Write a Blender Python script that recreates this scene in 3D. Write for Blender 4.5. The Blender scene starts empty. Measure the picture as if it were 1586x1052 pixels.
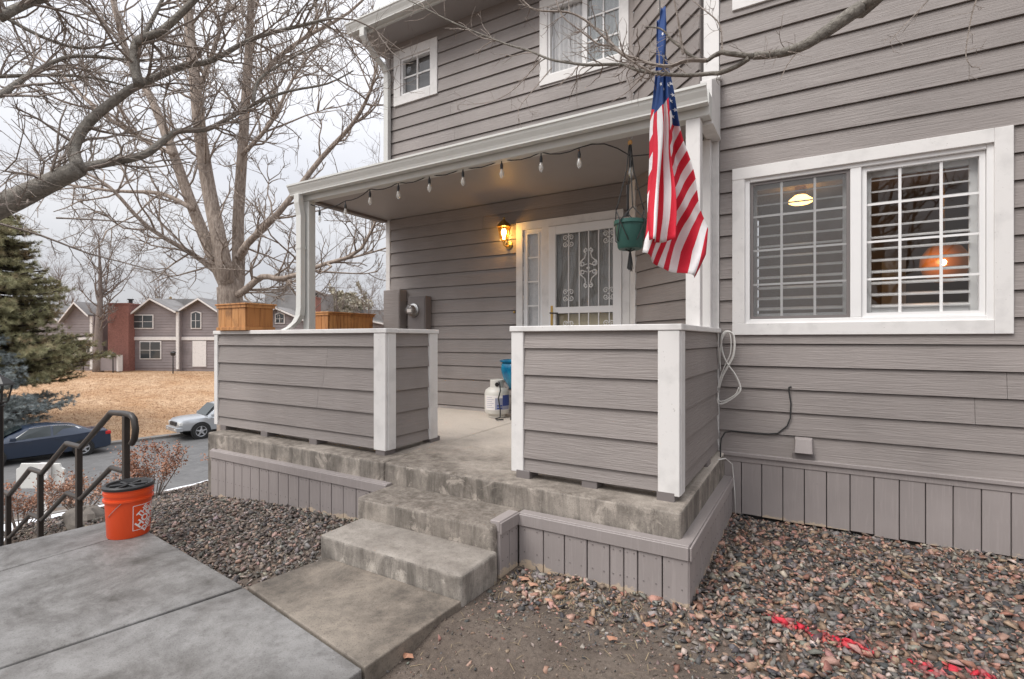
import bpy, math, random
import numpy as np
from mathutils import Vector, Matrix
random.seed(7); rng = np.random.default_rng(7)
SC = bpy.context.scene; COL = SC.collection
R = math.radians

# ------------------------------------------------------------------ camera
FPX, CX, CY, CZ = 788.0, 793.0, 526.0, 1.45
YAW = math.atan(469 / 788)
cam = bpy.data.cameras.new('camera'); camo = bpy.data.objects.new('camera', cam); COL.objects.link(camo)
cam.sensor_width = 36; cam.lens = FPX / 1586 * 36; cam.clip_start = .05; cam.clip_end = 2000
camo.location = (0, 0, CZ); camo.rotation_euler = (R(90), 0, YAW); SC.camera = camo
FW = (-math.sin(YAW), math.cos(YAW)); RT = (math.cos(YAW), math.sin(YAW))

# ------------------------------------------------------------------ world: overcast sky
SUN_EL, SUN_AZ = R(52), R(205)            # azimuth measured clockwise from +Y
W = bpy.data.worlds.new('World'); SC.world = W; W.use_nodes = True
nt = W.node_tree; nt.nodes.clear(); N = nt.nodes.new; L = nt.links.new
out = N('ShaderNodeOutputWorld'); bg = N('ShaderNodeBackground'); bg.inputs[1].default_value = .1
sky = N('ShaderNodeTexSky'); sky.sky_type = 'NISHITA'; sky.sun_disc = False
sky.sun_elevation = SUN_EL; sky.sun_rotation = SUN_AZ; sky.dust_density = 4; sky.air_density = 1.2
hs = N('ShaderNodeHueSaturation'); hs.inputs['Saturation'].default_value = .35; L(sky.outputs[0], hs.inputs['Color'])
tc = N('ShaderNodeTexCoord'); sep = N('ShaderNodeSeparateXYZ'); L(tc.outputs['Generated'], sep.inputs[0])
mp = N('ShaderNodeMapping'); mp.inputs['Scale'].default_value = (1, 1, 3); L(tc.outputs['Generated'], mp.inputs[0])
nz = N('ShaderNodeTexNoise'); nz.inputs['Scale'].default_value = 2.2; nz.inputs['Detail'].default_value = 5; L(mp.outputs[0], nz.inputs[0])
cr = N('ShaderNodeValToRGB'); cr.color_ramp.elements[0].position = .3; cr.color_ramp.elements[1].position = .72
cr.color_ramp.elements[0].color = (.80, .815, .88, 1); cr.color_ramp.elements[1].color = (.97, .97, 1, 1); L(nz.outputs[0], cr.inputs[0])
mr = N('ShaderNodeMapRange'); mr.inputs['From Min'].default_value = 0; mr.inputs['From Max'].default_value = 1
mr.inputs['To Min'].default_value = 4.1; mr.inputs['To Max'].default_value = 13.4; L(sep.outputs['Z'], mr.inputs[0])
ml = N('ShaderNodeVectorMath'); ml.operation = 'SCALE'; L(cr.outputs[0], ml.inputs[0]); L(mr.outputs[0], ml.inputs['Scale'])
mx = N('ShaderNodeMix'); mx.data_type = 'RGBA'; mx.inputs['Factor'].default_value = .8
L(hs.outputs[0], mx.inputs[6]); L(ml.outputs[0], mx.inputs[7]); L(mx.outputs[2], bg.inputs[0]); L(bg.outputs[0], out.inputs[0])

sl = bpy.data.lights.new('sun', 'SUN'); slo = bpy.data.objects.new('sun', sl); COL.objects.link(slo)
sl.energy = 1.45; sl.angle = R(30); sl.color = (1, .965, .92)
sdir = Vector((math.sin(SUN_AZ) * math.cos(SUN_EL), math.cos(SUN_AZ) * math.cos(SUN_EL), math.sin(SUN_EL)))
slo.rotation_euler = sdir.to_track_quat('Z', 'Y').to_euler(); slo.location = sdir * 60
vs = SC.view_settings; vs.view_transform = 'Standard'; vs.look = 'None'; vs.gamma = 1; vs.exposure = .74
vs.use_curve_mapping = False

# ------------------------------------------------------------------ helpers
def ray(u, v):
    r = (u - CX) / FPX
    return (FW[0] + r * RT[0], FW[1] + r * RT[1], -(v - CY) / FPX)
def atY(u, v, y):
    d = ray(u, v); t = y / d[1]; return Vector((d[0] * t, y, CZ + d[2] * t))
def atD(u, v, t):
    d = ray(u, v); return Vector((d[0] * t, d[1] * t, CZ + d[2] * t))

class MB:
    def __init__(s): s.v = []; s.f = []; s.m = []; s.mi = 0
    def add(s, vs, fs):
        b = len(s.v); s.v += [tuple(p) for p in vs]
        for f in fs: s.f.append(tuple(i + b for i in f)); s.m.append(s.mi)
        return s
    def box(s, a, b):
        x0, y0, z0 = a; x1, y1, z1 = b
        return s.add([(x0,y0,z0),(x1,y0,z0),(x1,y1,z0),(x0,y1,z0),(x0,y0,z1),(x1,y0,z1),(x1,y1,z1),(x0,y1,z1)],
            [(0,3,2,1),(4,5,6,7),(0,1,5,4),(1,2,6,5),(2,3,7,6),(3,0,4,7)])
    def hexa(s, p): return s.add(p, [(0,3,2,1),(4,5,6,7),(0,1,5,4),(1,2,6,5),(2,3,7,6),(3,0,4,7)])
    def prism(s, poly, z0, z1):          # poly in xy, extruded in z
        n = len(poly)
        return s.add([(x,y,z0) for x,y in poly] + [(x,y,z1) for x,y in poly],
            [tuple(range(n-1,-1,-1)), tuple(range(n,2*n))] + [(i,(i+1)%n,n+(i+1)%n,n+i) for i in range(n)])
    def extr(s, poly, o, a, b, n):       # poly (p,q) in plane o + p*a + q*b, extruded by vector n
        o, a, b, n = map(Vector, (o, a, b, n)); k = len(poly)
        P = [o + a*p + b*q for p, q in poly]
        return s.add(P + [p + n for p in P], [tuple(range(k-1,-1,-1)), tuple(range(k,2*k))] + [(i,(i+1)%k,k+(i+1)%k,k+i) for i in range(k)])
    def tube(s, pts, rad, n=6, cap=True):
        P = [Vector(p) for p in pts]; k = len(P)
        if not hasattr(rad, '__len__'): rad = [rad]*k
        b = len(s.v); up = None
        for i, p in enumerate(P):
            t = P[min(i+1,k-1)] - P[max(i-1,0)]
            if t.length < 1e-9: t = Vector((0,0,1))
            t.normalize()
            if up is None:
                up = Vector((0,0,1)) if abs(t.z) < .9 else Vector((1,0,0))
            e1 = up - t*up.dot(t)
            if e1.length < 1e-6: e1 = t.orthogonal()
            e1.normalize(); e2 = t.cross(e1); up = e1
            for j in range(n):
                a = 2*math.pi*j/n; q = p + (e1*math.cos(a) + e2*math.sin(a))*rad[i]
                s.v.append((q.x,q.y,q.z))
        for i in range(k-1):
            for j in range(n):
                j2 = (j+1) % n
                s.f.append((b+i*n+j, b+i*n+j2, b+(i+1)*n+j2, b+(i+1)*n+j)); s.m.append(s.mi)
        if cap:
            s.f.append(tuple(b+j for j in range(n-1,-1,-1))); s.m.append(s.mi)
            s.f.append(tuple(b+(k-1)*n+j for j in range(n))); s.m.append(s.mi)
        return s
    def lathe(s, prof, c=(0,0,0), n=24, e=(1,0,0), g=(0,1,0), h=(0,0,1)):   # prof: (radius, height)
        c, e, g, h = map(Vector, (c,e,g,h)); b = len(s.v); k = len(prof)
        for r, z in prof:
            for j in range(n):
                a = 2*math.pi*j/n; q = c + (e*math.cos(a) + g*math.sin(a))*r + h*z
                s.v.append((q.x,q.y,q.z))
        for i in range(k-1):
            for j in range(n):
                j2 = (j+1) % n
                s.f.append((b+i*n+j, b+i*n+j2, b+(i+1)*n+j2, b+(i+1)*n+j)); s.m.append(s.mi)
        if prof[0][0] > 1e-5: s.f.append(tuple(b+j for j in range(n-1,-1,-1))); s.m.append(s.mi)
        if prof[-1][0] > 1e-5: s.f.append(tuple(b+(k-1)*n+j for j in range(n))); s.m.append(s.mi)
        return s

WLOC = {}                                 # world translation of things
def thing(name, label, cat, loc=(0,0,0), rz=0, group=None):
    o = bpy.data.objects.new(name, None); COL.objects.link(o); o.empty_display_size = .1
    o.location = loc; o.rotation_euler = (0,0,rz); WLOC[o.name] = Vector(loc)
    tag(o, label, cat, group); return o
def tag(o, label=None, cat=None, group=None, kind=None):
    if label: o['label'] = label
    if cat: o['category'] = cat
    if group: o['group'] = group
    if kind: o['kind'] = kind
    return o
def obj(name, mb, mat, parent=None, local=False, smooth=False, bevel=0, seg=1, origin=None):
    """world-space mesh -> object with its origin at its own base; local=True: mesh in the parent's space"""
    V = np.array(mb.v, dtype=float)
    lo, hi = V.min(0), V.max(0)
    c = np.array(origin) if origin is not None else np.array([(lo[0]+hi[0])/2, (lo[1]+hi[1])/2, lo[2]])
    me = bpy.data.meshes.new(name); me.from_pydata((V - c).tolist(), [], mb.f)
    mats = mat if isinstance(mat, (list, tuple)) else [mat]
    for m in mats: me.materials.append(MAT[m])
    if len(mats) > 1: me.polygons.foreach_set('material_index', mb.m)
    if smooth: me.shade_smooth() if smooth is True else me.set_sharp_from_angle(angle=R(smooth))
    if smooth not in (True, False): me.polygons.foreach_set('use_smooth', [True]*len(me.polygons))
    me.update()
    o = bpy.data.objects.new(name, me); COL.objects.link(o)
    w = Vector(c)
    if parent is not None:
        o.parent = parent
        o.location = w if local else w - WLOC[parent.name]
    else: o.location = w
    WLOC[o.name] = w
    if bevel:
        bm = o.modifiers.new('bevel', 'BEVEL'); bm.width = bevel; bm.segments = seg; bm.limit_method = 'ANGLE'
    return o
def quickbox(name, a, b, mat, parent, bevel=0, seg=1): return obj(name, MB().box(a, b), mat, parent, bevel=bevel, seg=seg)
def copy_tree(o, parent=None, loc=None):
    c = o.copy(); COL.objects.link(c)
    if parent is not None: c.parent = parent
    if loc is not None: c.location = loc
    for ch in list(o.children): copy_tree(ch, c)
    return c

# ------------------------------------------------------------------ materials
MAT = {}
def nodes(name):
    m = bpy.data.materials.new(name); m.use_nodes = True; MAT[name] = m
    t = m.node_tree; b = t.nodes['Principled BSDF']; return m, t, b
def simple(name, col, rough=.6, metal=0, spec=.5, emit=None, estr=0):
    m, t, b = nodes(name); b.inputs['Base Color'].default_value = (*col, 1)
    b.inputs['Roughness'].default_value = rough; b.inputs['Metallic'].default_value = metal
    b.inputs['Specular IOR Level'].default_value = spec
    if emit: b.inputs['Emission Color'].default_value = (*emit, 1); b.inputs['Emission Strength'].default_value = estr
    return m
def noise(t, vec, scale, detail=4, rough=.55, dist=0):
    n = t.nodes.new('ShaderNodeTexNoise'); n.inputs['Scale'].default_value = scale; n.inputs['Detail'].default_value = detail
    n.inputs['Roughness'].default_value = rough; n.inputs['Distortion'].default_value = dist
    t.links.new(vec, n.inputs['Vector']); return n.outputs[0]
def mapping(t, scale, src='pos', rot=(0,0,0)):
    if src == 'pos': g = t.nodes.new('ShaderNodeNewGeometry').outputs['Position']
    else: g = t.nodes.new('ShaderNodeTexCoord').outputs['Object']
    m = t.nodes.new('ShaderNodeMapping'); m.inputs['Scale'].default_value = scale; m.inputs['Rotation'].default_value = rot
    t.links.new(g, m.inputs[0]); return m.outputs[0]
def ramp(t, fac, stops):
    r = t.nodes.new('ShaderNodeValToRGB'); e = r.color_ramp.elements
    while len(e) < len(stops): e.new(.5)
    for i, (p, c) in enumerate(stops): e[i].position = p; e[i].color = (*c, 1) if len(c) == 3 else c
    t.links.new(fac, r.inputs[0]); return r.outputs[0]
def mixc(t, a, b, fac, mode='MIX'):
    m = t.nodes.new('ShaderNodeMix'); m.data_type = 'RGBA'; m.blend_type = mode
    for i, x in ((6, a), (7, b)):
        if isinstance(x, tuple): m.inputs[i].default_value = (*x, 1)
        else: t.links.new(x, m.inputs[i])
    if isinstance(fac, (int, float)): m.inputs['Factor'].default_value = fac
    else: t.links.new(fac, m.inputs['Factor'])
    return m.outputs[2]
def bump(t, b, h, strength=.3, dist=.01):
    n = t.nodes.new('ShaderNodeBump'); n.inputs['Strength'].default_value = strength; n.inputs['Distance'].default_value = dist
    t.links.new(h, n.inputs['Height']); t.links.new(n.outputs[0], b.inputs['Normal'])
def math_n(t, op, a, b=None):
    n = t.nodes.new('ShaderNodeMath'); n.operation = op
    for i, x in enumerate((a, b)):
        if x is None: continue
        if isinstance(x, (int, float)): n.inputs[i].default_value = x
        else: t.links.new(x, n.inputs[i])
    return n.outputs[0]

def painted_board(name, col, grain=(3,3,75), gs=.55, rough=.55, var=.08, dirt=.12, nails=False):
    m, t, b = nodes(name)
    v = mapping(t, grain); g = noise(t, v, 1.0, 5, .6, 1.2)
    big = noise(t, mapping(t, (1.1,1.1,1.1)), 1.0, 4)
    oi = t.nodes.new('ShaderNodeObjectInfo')
    k = ramp(t, oi.outputs['Random'], [(0, tuple(c*(1-var) for c in col)), (1, tuple(c*(1+var) for c in col))])
    c = mixc(t, k, tuple(c*.74 for c in col), ramp(t, big, [(.35, (0,0,0)), (.75, (1,1,1))]))
    c = mixc(t, c, tuple(min(1, x*1.12) for x in col), math_n(t, 'MULTIPLY', ramp(t, g, [(.52, (0,0,0)), (.66, (1,1,1))]), .35))
    if nails:
        sz = t.nodes.new('ShaderNodeSeparateXYZ'); t.links.new(mapping(t, (1,1,1)), sz.inputs[0]); wn = noise(t, mapping(t, (5,5,9)), 1, 7, .75)
        c = mixc(t, c, (.50,.40,.30), ramp(t, math_n(t, 'ADD', math_n(t, 'ADD', sz.outputs[2], math_n(t, 'MULTIPLY', math_n(t, 'MAXIMUM', math_n(t, 'SUBTRACT', -3.1, sz.outputs[0]), 0.0), .068)), math_n(t, 'MULTIPLY', wn, .30)), [(.118, (1,1,1)), (.128, (0,0,0))]))
    sp = noise(t, mapping(t, (1,1,1)), 38, 3)
    c = mixc(t, c, tuple(x*.5 for x in col), math_n(t, 'MULTIPLY', ramp(t, sp, [(.66, (0,0,0)), (.74, (1,1,1))]), dirt))
    t.links.new(c, b.inputs['Base Color']); b.inputs['Roughness'].default_value = rough
    bump(t, b, g, gs, .006); return m
painted_board('siding', (.290, .257, .241), gs=1.0, var=.10)
painted_board('skirt_paint', (.335, .297, .285), (60,60,2.5), .22, .55, .07, .25, True)
painted_board('far_siding', (.27, .235, .235), (3,3,75), .2)  # lightened base colour stands in for distance haze
def white_paint(name, col=(.72,.70,.68), dirt=.25):
    m, t, b = nodes(name)
    n1 = noise(t, mapping(t, (1,1,1)), 6, 5); n2 = noise(t, mapping(t, (18,18,3)), 1, 4)
    c = mixc(t, col, tuple(x*.72 for x in col), math_n(t, 'MULTIPLY', ramp(t, n1, [(.5, (0,0,0)), (.75, (1,1,1))]), dirt*1.6))
    sp = noise(t, mapping(t, (1,1,1)), 55, 2)
    c = mixc(t, c, (.25,.22,.2), math_n(t, 'MULTIPLY', ramp(t, sp, [(.70, (0,0,0)), (.76, (1,1,1))]), dirt))
    t.links.new(c, b.inputs['Base Color']); b.inputs['Roughness'].default_value = .5; bump(t, b, n2, .18, .004)
white_paint('white', dirt=.4); white_paint('white_clean', (.78,.77,.76), .06); white_paint('gutter_white', (.62,.62,.59), .12)
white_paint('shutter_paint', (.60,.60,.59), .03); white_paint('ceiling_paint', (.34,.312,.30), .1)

def concrete(name, base, dark, stain=.6, wet=0, light=None, streak=False, topmul=.8):
    m, t, b = nodes(name)
    p = mapping(t, (1,1,1)); n1 = noise(t, p, 2.3, 9, .72, .4); n2 = noise(t, p, 11, 7, .72); n3 = noise(t, p, 130, 3, .6); n4 = noise(t, p, 1.1, 3)
    c = mixc(t, base, dark, math_n(t, 'MULTIPLY', ramp(t, n1, [(.38, (0,0,0)), (.66, (1,1,1))]), stain))
    c = mixc(t, c, light or tuple(min(1, x*1.3) for x in base), math_n(t, 'MULTIPLY', ramp(t, n4, [(.45, (0,0,0)), (.7, (1,1,1))]), .5))
    c = mixc(t, c, dark, math_n(t, 'MULTIPLY', ramp(t, n2, [(.48, (0,0,0)), (.72, (1,1,1))]), .55))
    if streak:
        nn = t.nodes.new('ShaderNodeSeparateXYZ'); t.links.new(t.nodes.new('ShaderNodeNewGeometry').outputs['True Normal'], nn.inputs[0])
        side = ramp(t, math_n(t, 'ABSOLUTE', nn.outputs[2]), [(.45, (1,1,1)), (.7, (0,0,0))]); topf = math_n(t, 'SUBTRACT', 1.0, side)
        n5 = noise(t, mapping(t, (6.5,6.5,1.1)), 1, 9, .72, .8)
        n7 = noise(t, mapping(t, (1.5,2.2,1)), 1, 6, .65, .5); n8 = noise(t, p, 16, 9, .75)
        sp = t.nodes.new('ShaderNodeSeparateXYZ'); t.links.new(p, sp.inputs[0])
        wear = ramp(t, math_n(t, 'ADD', sp.outputs[1], math_n(t, 'MULTIPLY', n7, 2.2)), [(.0, (1,1,1)), (1, (0,0,0))])
        mrn = t.nodes.new('ShaderNodeMapRange'); mrn.inputs['From Min'].default_value = 4.15; mrn.inputs['From Max'].default_value = 5.35; mrn.inputs['To Min'].default_value = 1; mrn.inputs['To Max'].default_value = 0
        t.links.new(math_n(t, 'ADD', sp.outputs[1], math_n(t, 'MULTIPLY', n7, 2.2)), mrn.inputs[0])
        c = mixc(t, c, (.62,.55,.475), math_n(t, 'MULTIPLY', topf, topmul))
        c = mixc(t, c, (.085,.069,.055), math_n(t, 'MULTIPLY', math_n(t, 'MULTIPLY', topf, mrn.outputs[0]), math_n(t, 'MULTIPLY', ramp(t, n8, [(.3,(.55,.55,.55)),(.6,(1,1,1))]), .93 if topmul else .35)))
        c = mixc(t, c, tuple(x*.42 for x in dark), math_n(t, 'MULTIPLY', math_n(t, 'MULTIPLY', side, ramp(t, n5, [(.40, (0,0,0)), (.66, (1,1,1))])), .78))
        n6 = noise(t, mapping(t, (5,5,4)), 1, 6, .7, 1.)
        c = mixc(t, c, tuple(min(1, x*1.5) for x in base), math_n(t, 'MULTIPLY', math_n(t, 'MULTIPLY', side, ramp(t, n6, [(.56, (0,0,0)), (.64, (1,1,1))])), .5))
    c = mixc(t, c, tuple(x*.55 for x in dark), math_n(t, 'MULTIPLY', ramp(t, n3, [(.55, (0,0,0)), (.7, (1,1,1))]), .55))
    t.links.new(c, b.inputs['Base Color'])
    rr = ramp(t, n1, [(.35, (.8-.45*wet,)*3), (.65, (.85-.1*wet,)*3)]); t.links.new(rr, b.inputs['Roughness'])
    bump(t, b, math_n(t, 'ADD', n3, math_n(t, 'MULTIPLY', n2, 1.5)), .25, .004)
concrete('walk_concrete', (.235,.226,.216), (.058,.051,.044), 1.0, .8, (.37,.365,.36))
concrete('tan_concrete', (.26,.218,.176), (.045,.038,.032), 1.0, .1, (.37,.325,.27))
concrete('step_concrete', (.42,.38,.335), (.13,.112,.095), .75, 0, (.55,.51,.455), streak=True, topmul=0)
concrete('slab_concrete', (.38,.335,.29), (.10,.085,.07), .75, 0, (.47,.425,.37), streak=True)
concrete('floor_concrete', (.46,.41,.355), (.20,.172,.142), .55, 0, (.54,.49,.43))
concrete('asphalt', (.135,.132,.13), (.085,.085,.085), .7, .6, (.18,.178,.175))
concrete('kerb_concrete', (.24,.225,.21), (.14,.13,.12), .5)
concrete('rock', (.19,.165,.14), (.08,.07,.06), .9)

def dirt_mat():
    m, t, b = nodes('dirt'); p = mapping(t, (1,1,1))
    n1 = noise(t, p, 3, 6, .65); n2 = noise(t, p, 40, 5, .7); n3 = noise(t, p, 170, 3, .6)
    c = mixc(t, (.105,.080,.063), (.175,.14,.113), ramp(t, n1, [(.35, (0,0,0)), (.65, (1,1,1))]))
    c = mixc(t, c, (.07,.054,.044), math_n(t, 'MULTIPLY', ramp(t, n2, [(.45, (0,0,0)), (.7, (1,1,1))]), .8))
    c = mixc(t, c, (.33,.27,.22), math_n(t, 'MULTIPLY', ramp(t, n3, [(.62, (0,0,0)), (.7, (1,1,1))]), .6))
    t.links.new(c, b.inputs['Base Color']); b.inputs['Roughness'].default_value = .95; bump(t, b, math_n(t, 'ADD', n2, n3), .7, .012)
dirt_mat()
def lawn_mat():
    m, t, b = nodes('dry_lawn'); p = mapping(t, (1,1,1))
    n1 = noise(t, p, .35, 5, .6); n2 = noise(t, mapping(t, (1.6,1.6,1.6)), 2.2, 6, .7); n3 = noise(t, p, 11, 4, .7)
    c = mixc(t, (.44,.262,.138), (.57,.40,.255), ramp(t, n1, [(.35, (0,0,0)), (.65, (1,1,1))]))
    c = mixc(t, c, (.27,.145,.075), math_n(t, 'MULTIPLY', ramp(t, n2, [(.45, (0,0,0)), (.68, (1,1,1))]), .85))
    c = mixc(t, c, (.22,.13,.07), math_n(t, 'MULTIPLY', ramp(t, n3, [(.5, (0,0,0)), (.66, (1,1,1))]), .7))
    t.links.new(c, b.inputs['Base Color']); b.inputs['Roughness'].default_value = .95; bump(t, b, n3, .6, .05)
lawn_mat()
def attr_mat(name, rough=.8, bs=.3, nscale=90, attr='col'):
    m, t, b = nodes(name); a = t.nodes.new('ShaderNodeAttribute'); a.attribute_name = attr
    n = noise(t, mapping(t, (1,1,1)), nscale, 4, .65)
    c = mixc(t, a.outputs['Color'], (0,0,0), math_n(t, 'MULTIPLY', ramp(t, n, [(.4, (0,0,0)), (.75, (1,1,1))]), .45))
    t.links.new(c, b.inputs['Base Color']); b.inputs['Roughness'].default_value = rough; bump(t, b, n, bs, .004)
attr_mat('stones', .72); 
def bark(name, c1, c2, vs=(22,22,5)):
    m, t, b = nodes(name); n = noise(t, mapping(t, vs), 1, 6, .7, .6); n2 = noise(t, mapping(t, (1,1,1)), 2.5, 4)
    c = mixc(t, c1, c2, ramp(t, n, [(.38, (0,0,0)), (.62, (1,1,1))])); c = mixc(t, c, tuple(x*.7 for x in c1), math_n(t, 'MULTIPLY', n2, .4))
    t.links.new(c, b.inputs['Base Color']); b.inputs['Roughness'].default_value = .9; bump(t, b, n, .9, .03)
bark('bark_big', (.24,.19,.155), (.56,.465,.39)); bark('bark_grey', (.20,.18,.155), (.36,.33,.285), (30,30,30))
bark('bark_twig', (.28,.23,.195), (.42,.36,.315), (30,30,30)); bark('bark_far', (.16,.13,.115), (.26,.22,.20))
bark('bark_dark', (.05,.038,.03), (.11,.085,.065))
def leafy(name, cols, rough=.7):
    m, t, b = nodes(name); n = noise(t, mapping(t, (1,1,1)), 1.3, 4, .6); n2 = noise(t, mapping(t, (1,1,1)), 9, 2)
    c = ramp(t, n, [(.3, cols[0]), (.5, cols[1]), (.68, cols[2])]); c = mixc(t, c, tuple(x*.5 for x in cols[0]), math_n(t, 'MULTIPLY', n2, .6))
    t.links.new(c, b.inputs['Base Color']); b.inputs['Roughness'].default_value = rough
leafy('pine_needles', ((.20,.20,.10),(.36,.335,.175),(.40,.28,.165))); leafy('spruce_needles', ((.20,.23,.225),(.31,.35,.35),(.24,.265,.24)))
leafy('dry_leaves', ((.36,.15,.085),(.48,.25,.16),(.54,.34,.24))); leafy('straw', ((.33,.24,.13),(.42,.33,.2),(.28,.2,.11)))
leafy('far_bush', ((.34,.30,.23),(.44,.40,.30),(.36,.33,.25)))
simple('snow', (.82,.84,.88), .7); simple('shadow_gap', (.02,.018,.017), .9); simple('sheathing', (.12,.105,.1), .9)
simple('black_metal', (.025,.024,.024), .45, .0); simple('rail_paint', (.038,.031,.027), .42)
simple('brass', (.55,.36,.12), .3, 1); simple('steel', (.55,.55,.55), .35, 1); simple('meter_paint', (.175,.155,.15), .5)
simple('rubber', (.018,.018,.018), .55); simple('black_plastic', (.02,.02,.021), .38); simple('bucket_orange', (.72,.072,.012), .38)
simple('print_white', (.8,.76,.74), .5); simple('print_blue', (.03,.06,.25), .5); simple('print_grey', (.30,.31,.40), .5)
simple('pot_green', (.022,.085,.07), .45); simple('cord_black', (.03,.03,.03), .8); simple('bead', (.55,.30,.10), .5)
simple('tank_white', (.62,.60,.55), .4); simple('cable_white', (.78,.76,.72), .5); simple('star_white', (.82,.82,.84), .8)
simple('rubber_gasket', (.03,.03,.03), .6); simple('room_wall', (.26,.215,.18), .9); simple('room_floor', (.14,.09,.06), .7)
simple('curtain', (.42,.41,.40), .9); simple('door_inner', (.30,.295,.28), .7); simple('door_lower', (.5,.44,.3), .7)
simple('lamp_glow', (.9,.6,.2), .5, emit=(1,.56,.14), estr=6.0); simple('lamp_hot', (1,.9,.7), .5, emit=(1,.78,.38), estr=22.)
simple('amber_globe', (.28,.12,.045), .3, emit=(1,.34,.08), estr=.05)
simple('car_navy', (.022,.034,.06), .16, .0, .6); simple('car_silver', (.52,.54,.56), .28, .6); simple('car_glass', (.02,.03,.032), .06, 0, .8)
simple('car_trim', (.03,.03,.032), .5); simple('chrome', (.7,.7,.7), .15, 1); simple('rim', (.55,.56,.58), .3, .7); simple('tail_red', (.55,.02,.02), .25)
simple('lens', (.75,.75,.72), .1); painted_board('roof_shingle', (.25,.24,.235), (2,2,26), .6, .9, .1, .5); simple('brick_red', (.27,.085,.06), .85)
simple('porch_roof_shingle', (.10,.09,.085), .95); simple('window_dark', (.05,.058,.062), .12, 0, .8); simple('flag_spare', (.5,.5,.5))
def glaze():
    m, t, b = nodes('pot_blue'); n = noise(t, mapping(t, (3,3,1.5)), 4, 4)
    t.links.new(ramp(t, n, [(.35, (.005,.10,.22)), (.7, (.012,.24,.38))]), b.inputs['Base Color']); b.inputs['Roughness'].default_value = .12
glaze()
def cedar():
    m, t, b = nodes('cedar'); n = noise(t, mapping(t, (26,26,2.2)), 1, 5, .6, .5); n2 = noise(t, mapping(t, (1,1,1)), 5, 4)
    oi = t.nodes.new('ShaderNodeObjectInfo'); k = ramp(t, oi.outputs['Random'], [(0, (.38,.155,.045)), (1, (.56,.27,.095))])
    c = mixc(t, k, (.20,.07,.02), math_n(t, 'MULTIPLY', ramp(t, n, [(.48, (0,0,0)), (.68, (1,1,1))]), .8))
    c = mixc(t, c, (.09,.04,.015), math_n(t, 'MULTIPLY', ramp(t, n2, [(.6, (0,0,0)), (.72, (1,1,1))]), .6))
    t.links.new(c, b.inputs['Base Color']); b.inputs['Roughness'].default_value = .55; bump(t, b, n, .3, .004)
cedar()
def glass(name, tint=(1,1,1), refl=.32, dark=0, rough=.0):
    m = bpy.data.materials.new(name); m.use_nodes = True; MAT[name] = m; t = m.node_tree; t.nodes.clear()
    o = t.nodes.new('ShaderNodeOutputMaterial'); tr = t.nodes.new('ShaderNodeBsdfTransparent'); tr.inputs[0].default_value = (*tint, 1)
    gl = t.nodes.new('ShaderNodeBsdfGlossy'); gl.inputs['Roughness'].default_value = rough
    lw = t.nodes.new('ShaderNodeLayerWeight'); lw.inputs['Blend'].default_value = refl
    n = noise(t, mapping(t, (1,1,1)), 1.6, 2); bn = t.nodes.new('ShaderNodeBump'); bn.inputs['Strength'].default_value = .06; bn.inputs['Distance'].default_value = .02
    t.links.new(n, bn.inputs['Height']); t.links.new(bn.outputs[0], gl.inputs['Normal'])
    mx = t.nodes.new('ShaderNodeMixShader'); gb_ = t.nodes.new('ShaderNodeNewGeometry'); t.links.new(math_n(t, 'MULTIPLY', lw.outputs['Fresnel'], math_n(t, 'SUBTRACT', 1.0, gb_.outputs['Backfacing'])), mx.inputs[0]); t.links.new(tr.outputs[0], mx.inputs[1]); t.links.new(gl.outputs[0], mx.inputs[2])
    last = mx
    if dark:
        df = t.nodes.new('ShaderNodeBsdfDiffuse'); df.inputs[0].default_value = (.34,.34,.34,1) if name == 'screen_mesh' else (.8,.8,.78,1)
        m2 = t.nodes.new('ShaderNodeMixShader'); m2.inputs[0].default_value = dark
        t.links.new(mx.outputs[0], m2.inputs[1]); t.links.new(df.outputs[0], m2.inputs[2]); last = m2
    t.links.new(last.outputs[0], o.inputs[0])
glass('glass', (.99,.99,.99), .40); glass('screen_mesh', (.9,.9,.9), .02, .16); glass('bulb_glass', (1,.99,.97), .4); glass('string_bulb', (1,1,1), .5, .30); glass('lantern_glass', (1,.8,.45), .15)
glass('glass_mirror', (.8,.82,.82), .55)
def lace():
    m, t, b = nodes('lace'); n = noise(t, mapping(t, (1,1,1)), 28, 4, .7); n2 = noise(t, mapping(t, (30,30,1)), 1, 3)
    t.links.new(mixc(t, (.30,.30,.30), (.80,.79,.78), math_n(t, 'MULTIPLY', math_n(t, 'ADD', n, n2), .62)), b.inputs['Base Color']); b.inputs['Roughness'].default_value = .9
lace()
simple('dim_curtain', (.16,.16,.16), .9)
def flagmat():
    m, t, b = nodes('flag_cloth'); uv = t.nodes.new('ShaderNodeUVMap'); uv.uv_map = 'UVMap'; s = t.nodes.new('ShaderNodeSeparateXYZ'); t.links.new(uv.outputs[0], s.inputs[0])
    st = math_n(t, 'GREATER_THAN', math_n(t, 'FRACT', math_n(t, 'MULTIPLY', s.outputs[0], .5)), .5)
    c = mixc(t, (.62,.012,.035), (.80,.78,.78), st)
    c = mixc(t, c, (.012,.05,.19), math_n(t, 'LESS_THAN', s.outputs[1], 0.0))
    n = noise(t, mapping(t, (1,1,1)), 30, 3)
    t.links.new(c, b.inputs['Base Color']); b.inputs['Roughness'].default_value = .75; bump(t, b, n, .25, .01)
    b.inputs['Subsurface Weight'].default_value = 0
flagmat()

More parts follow.
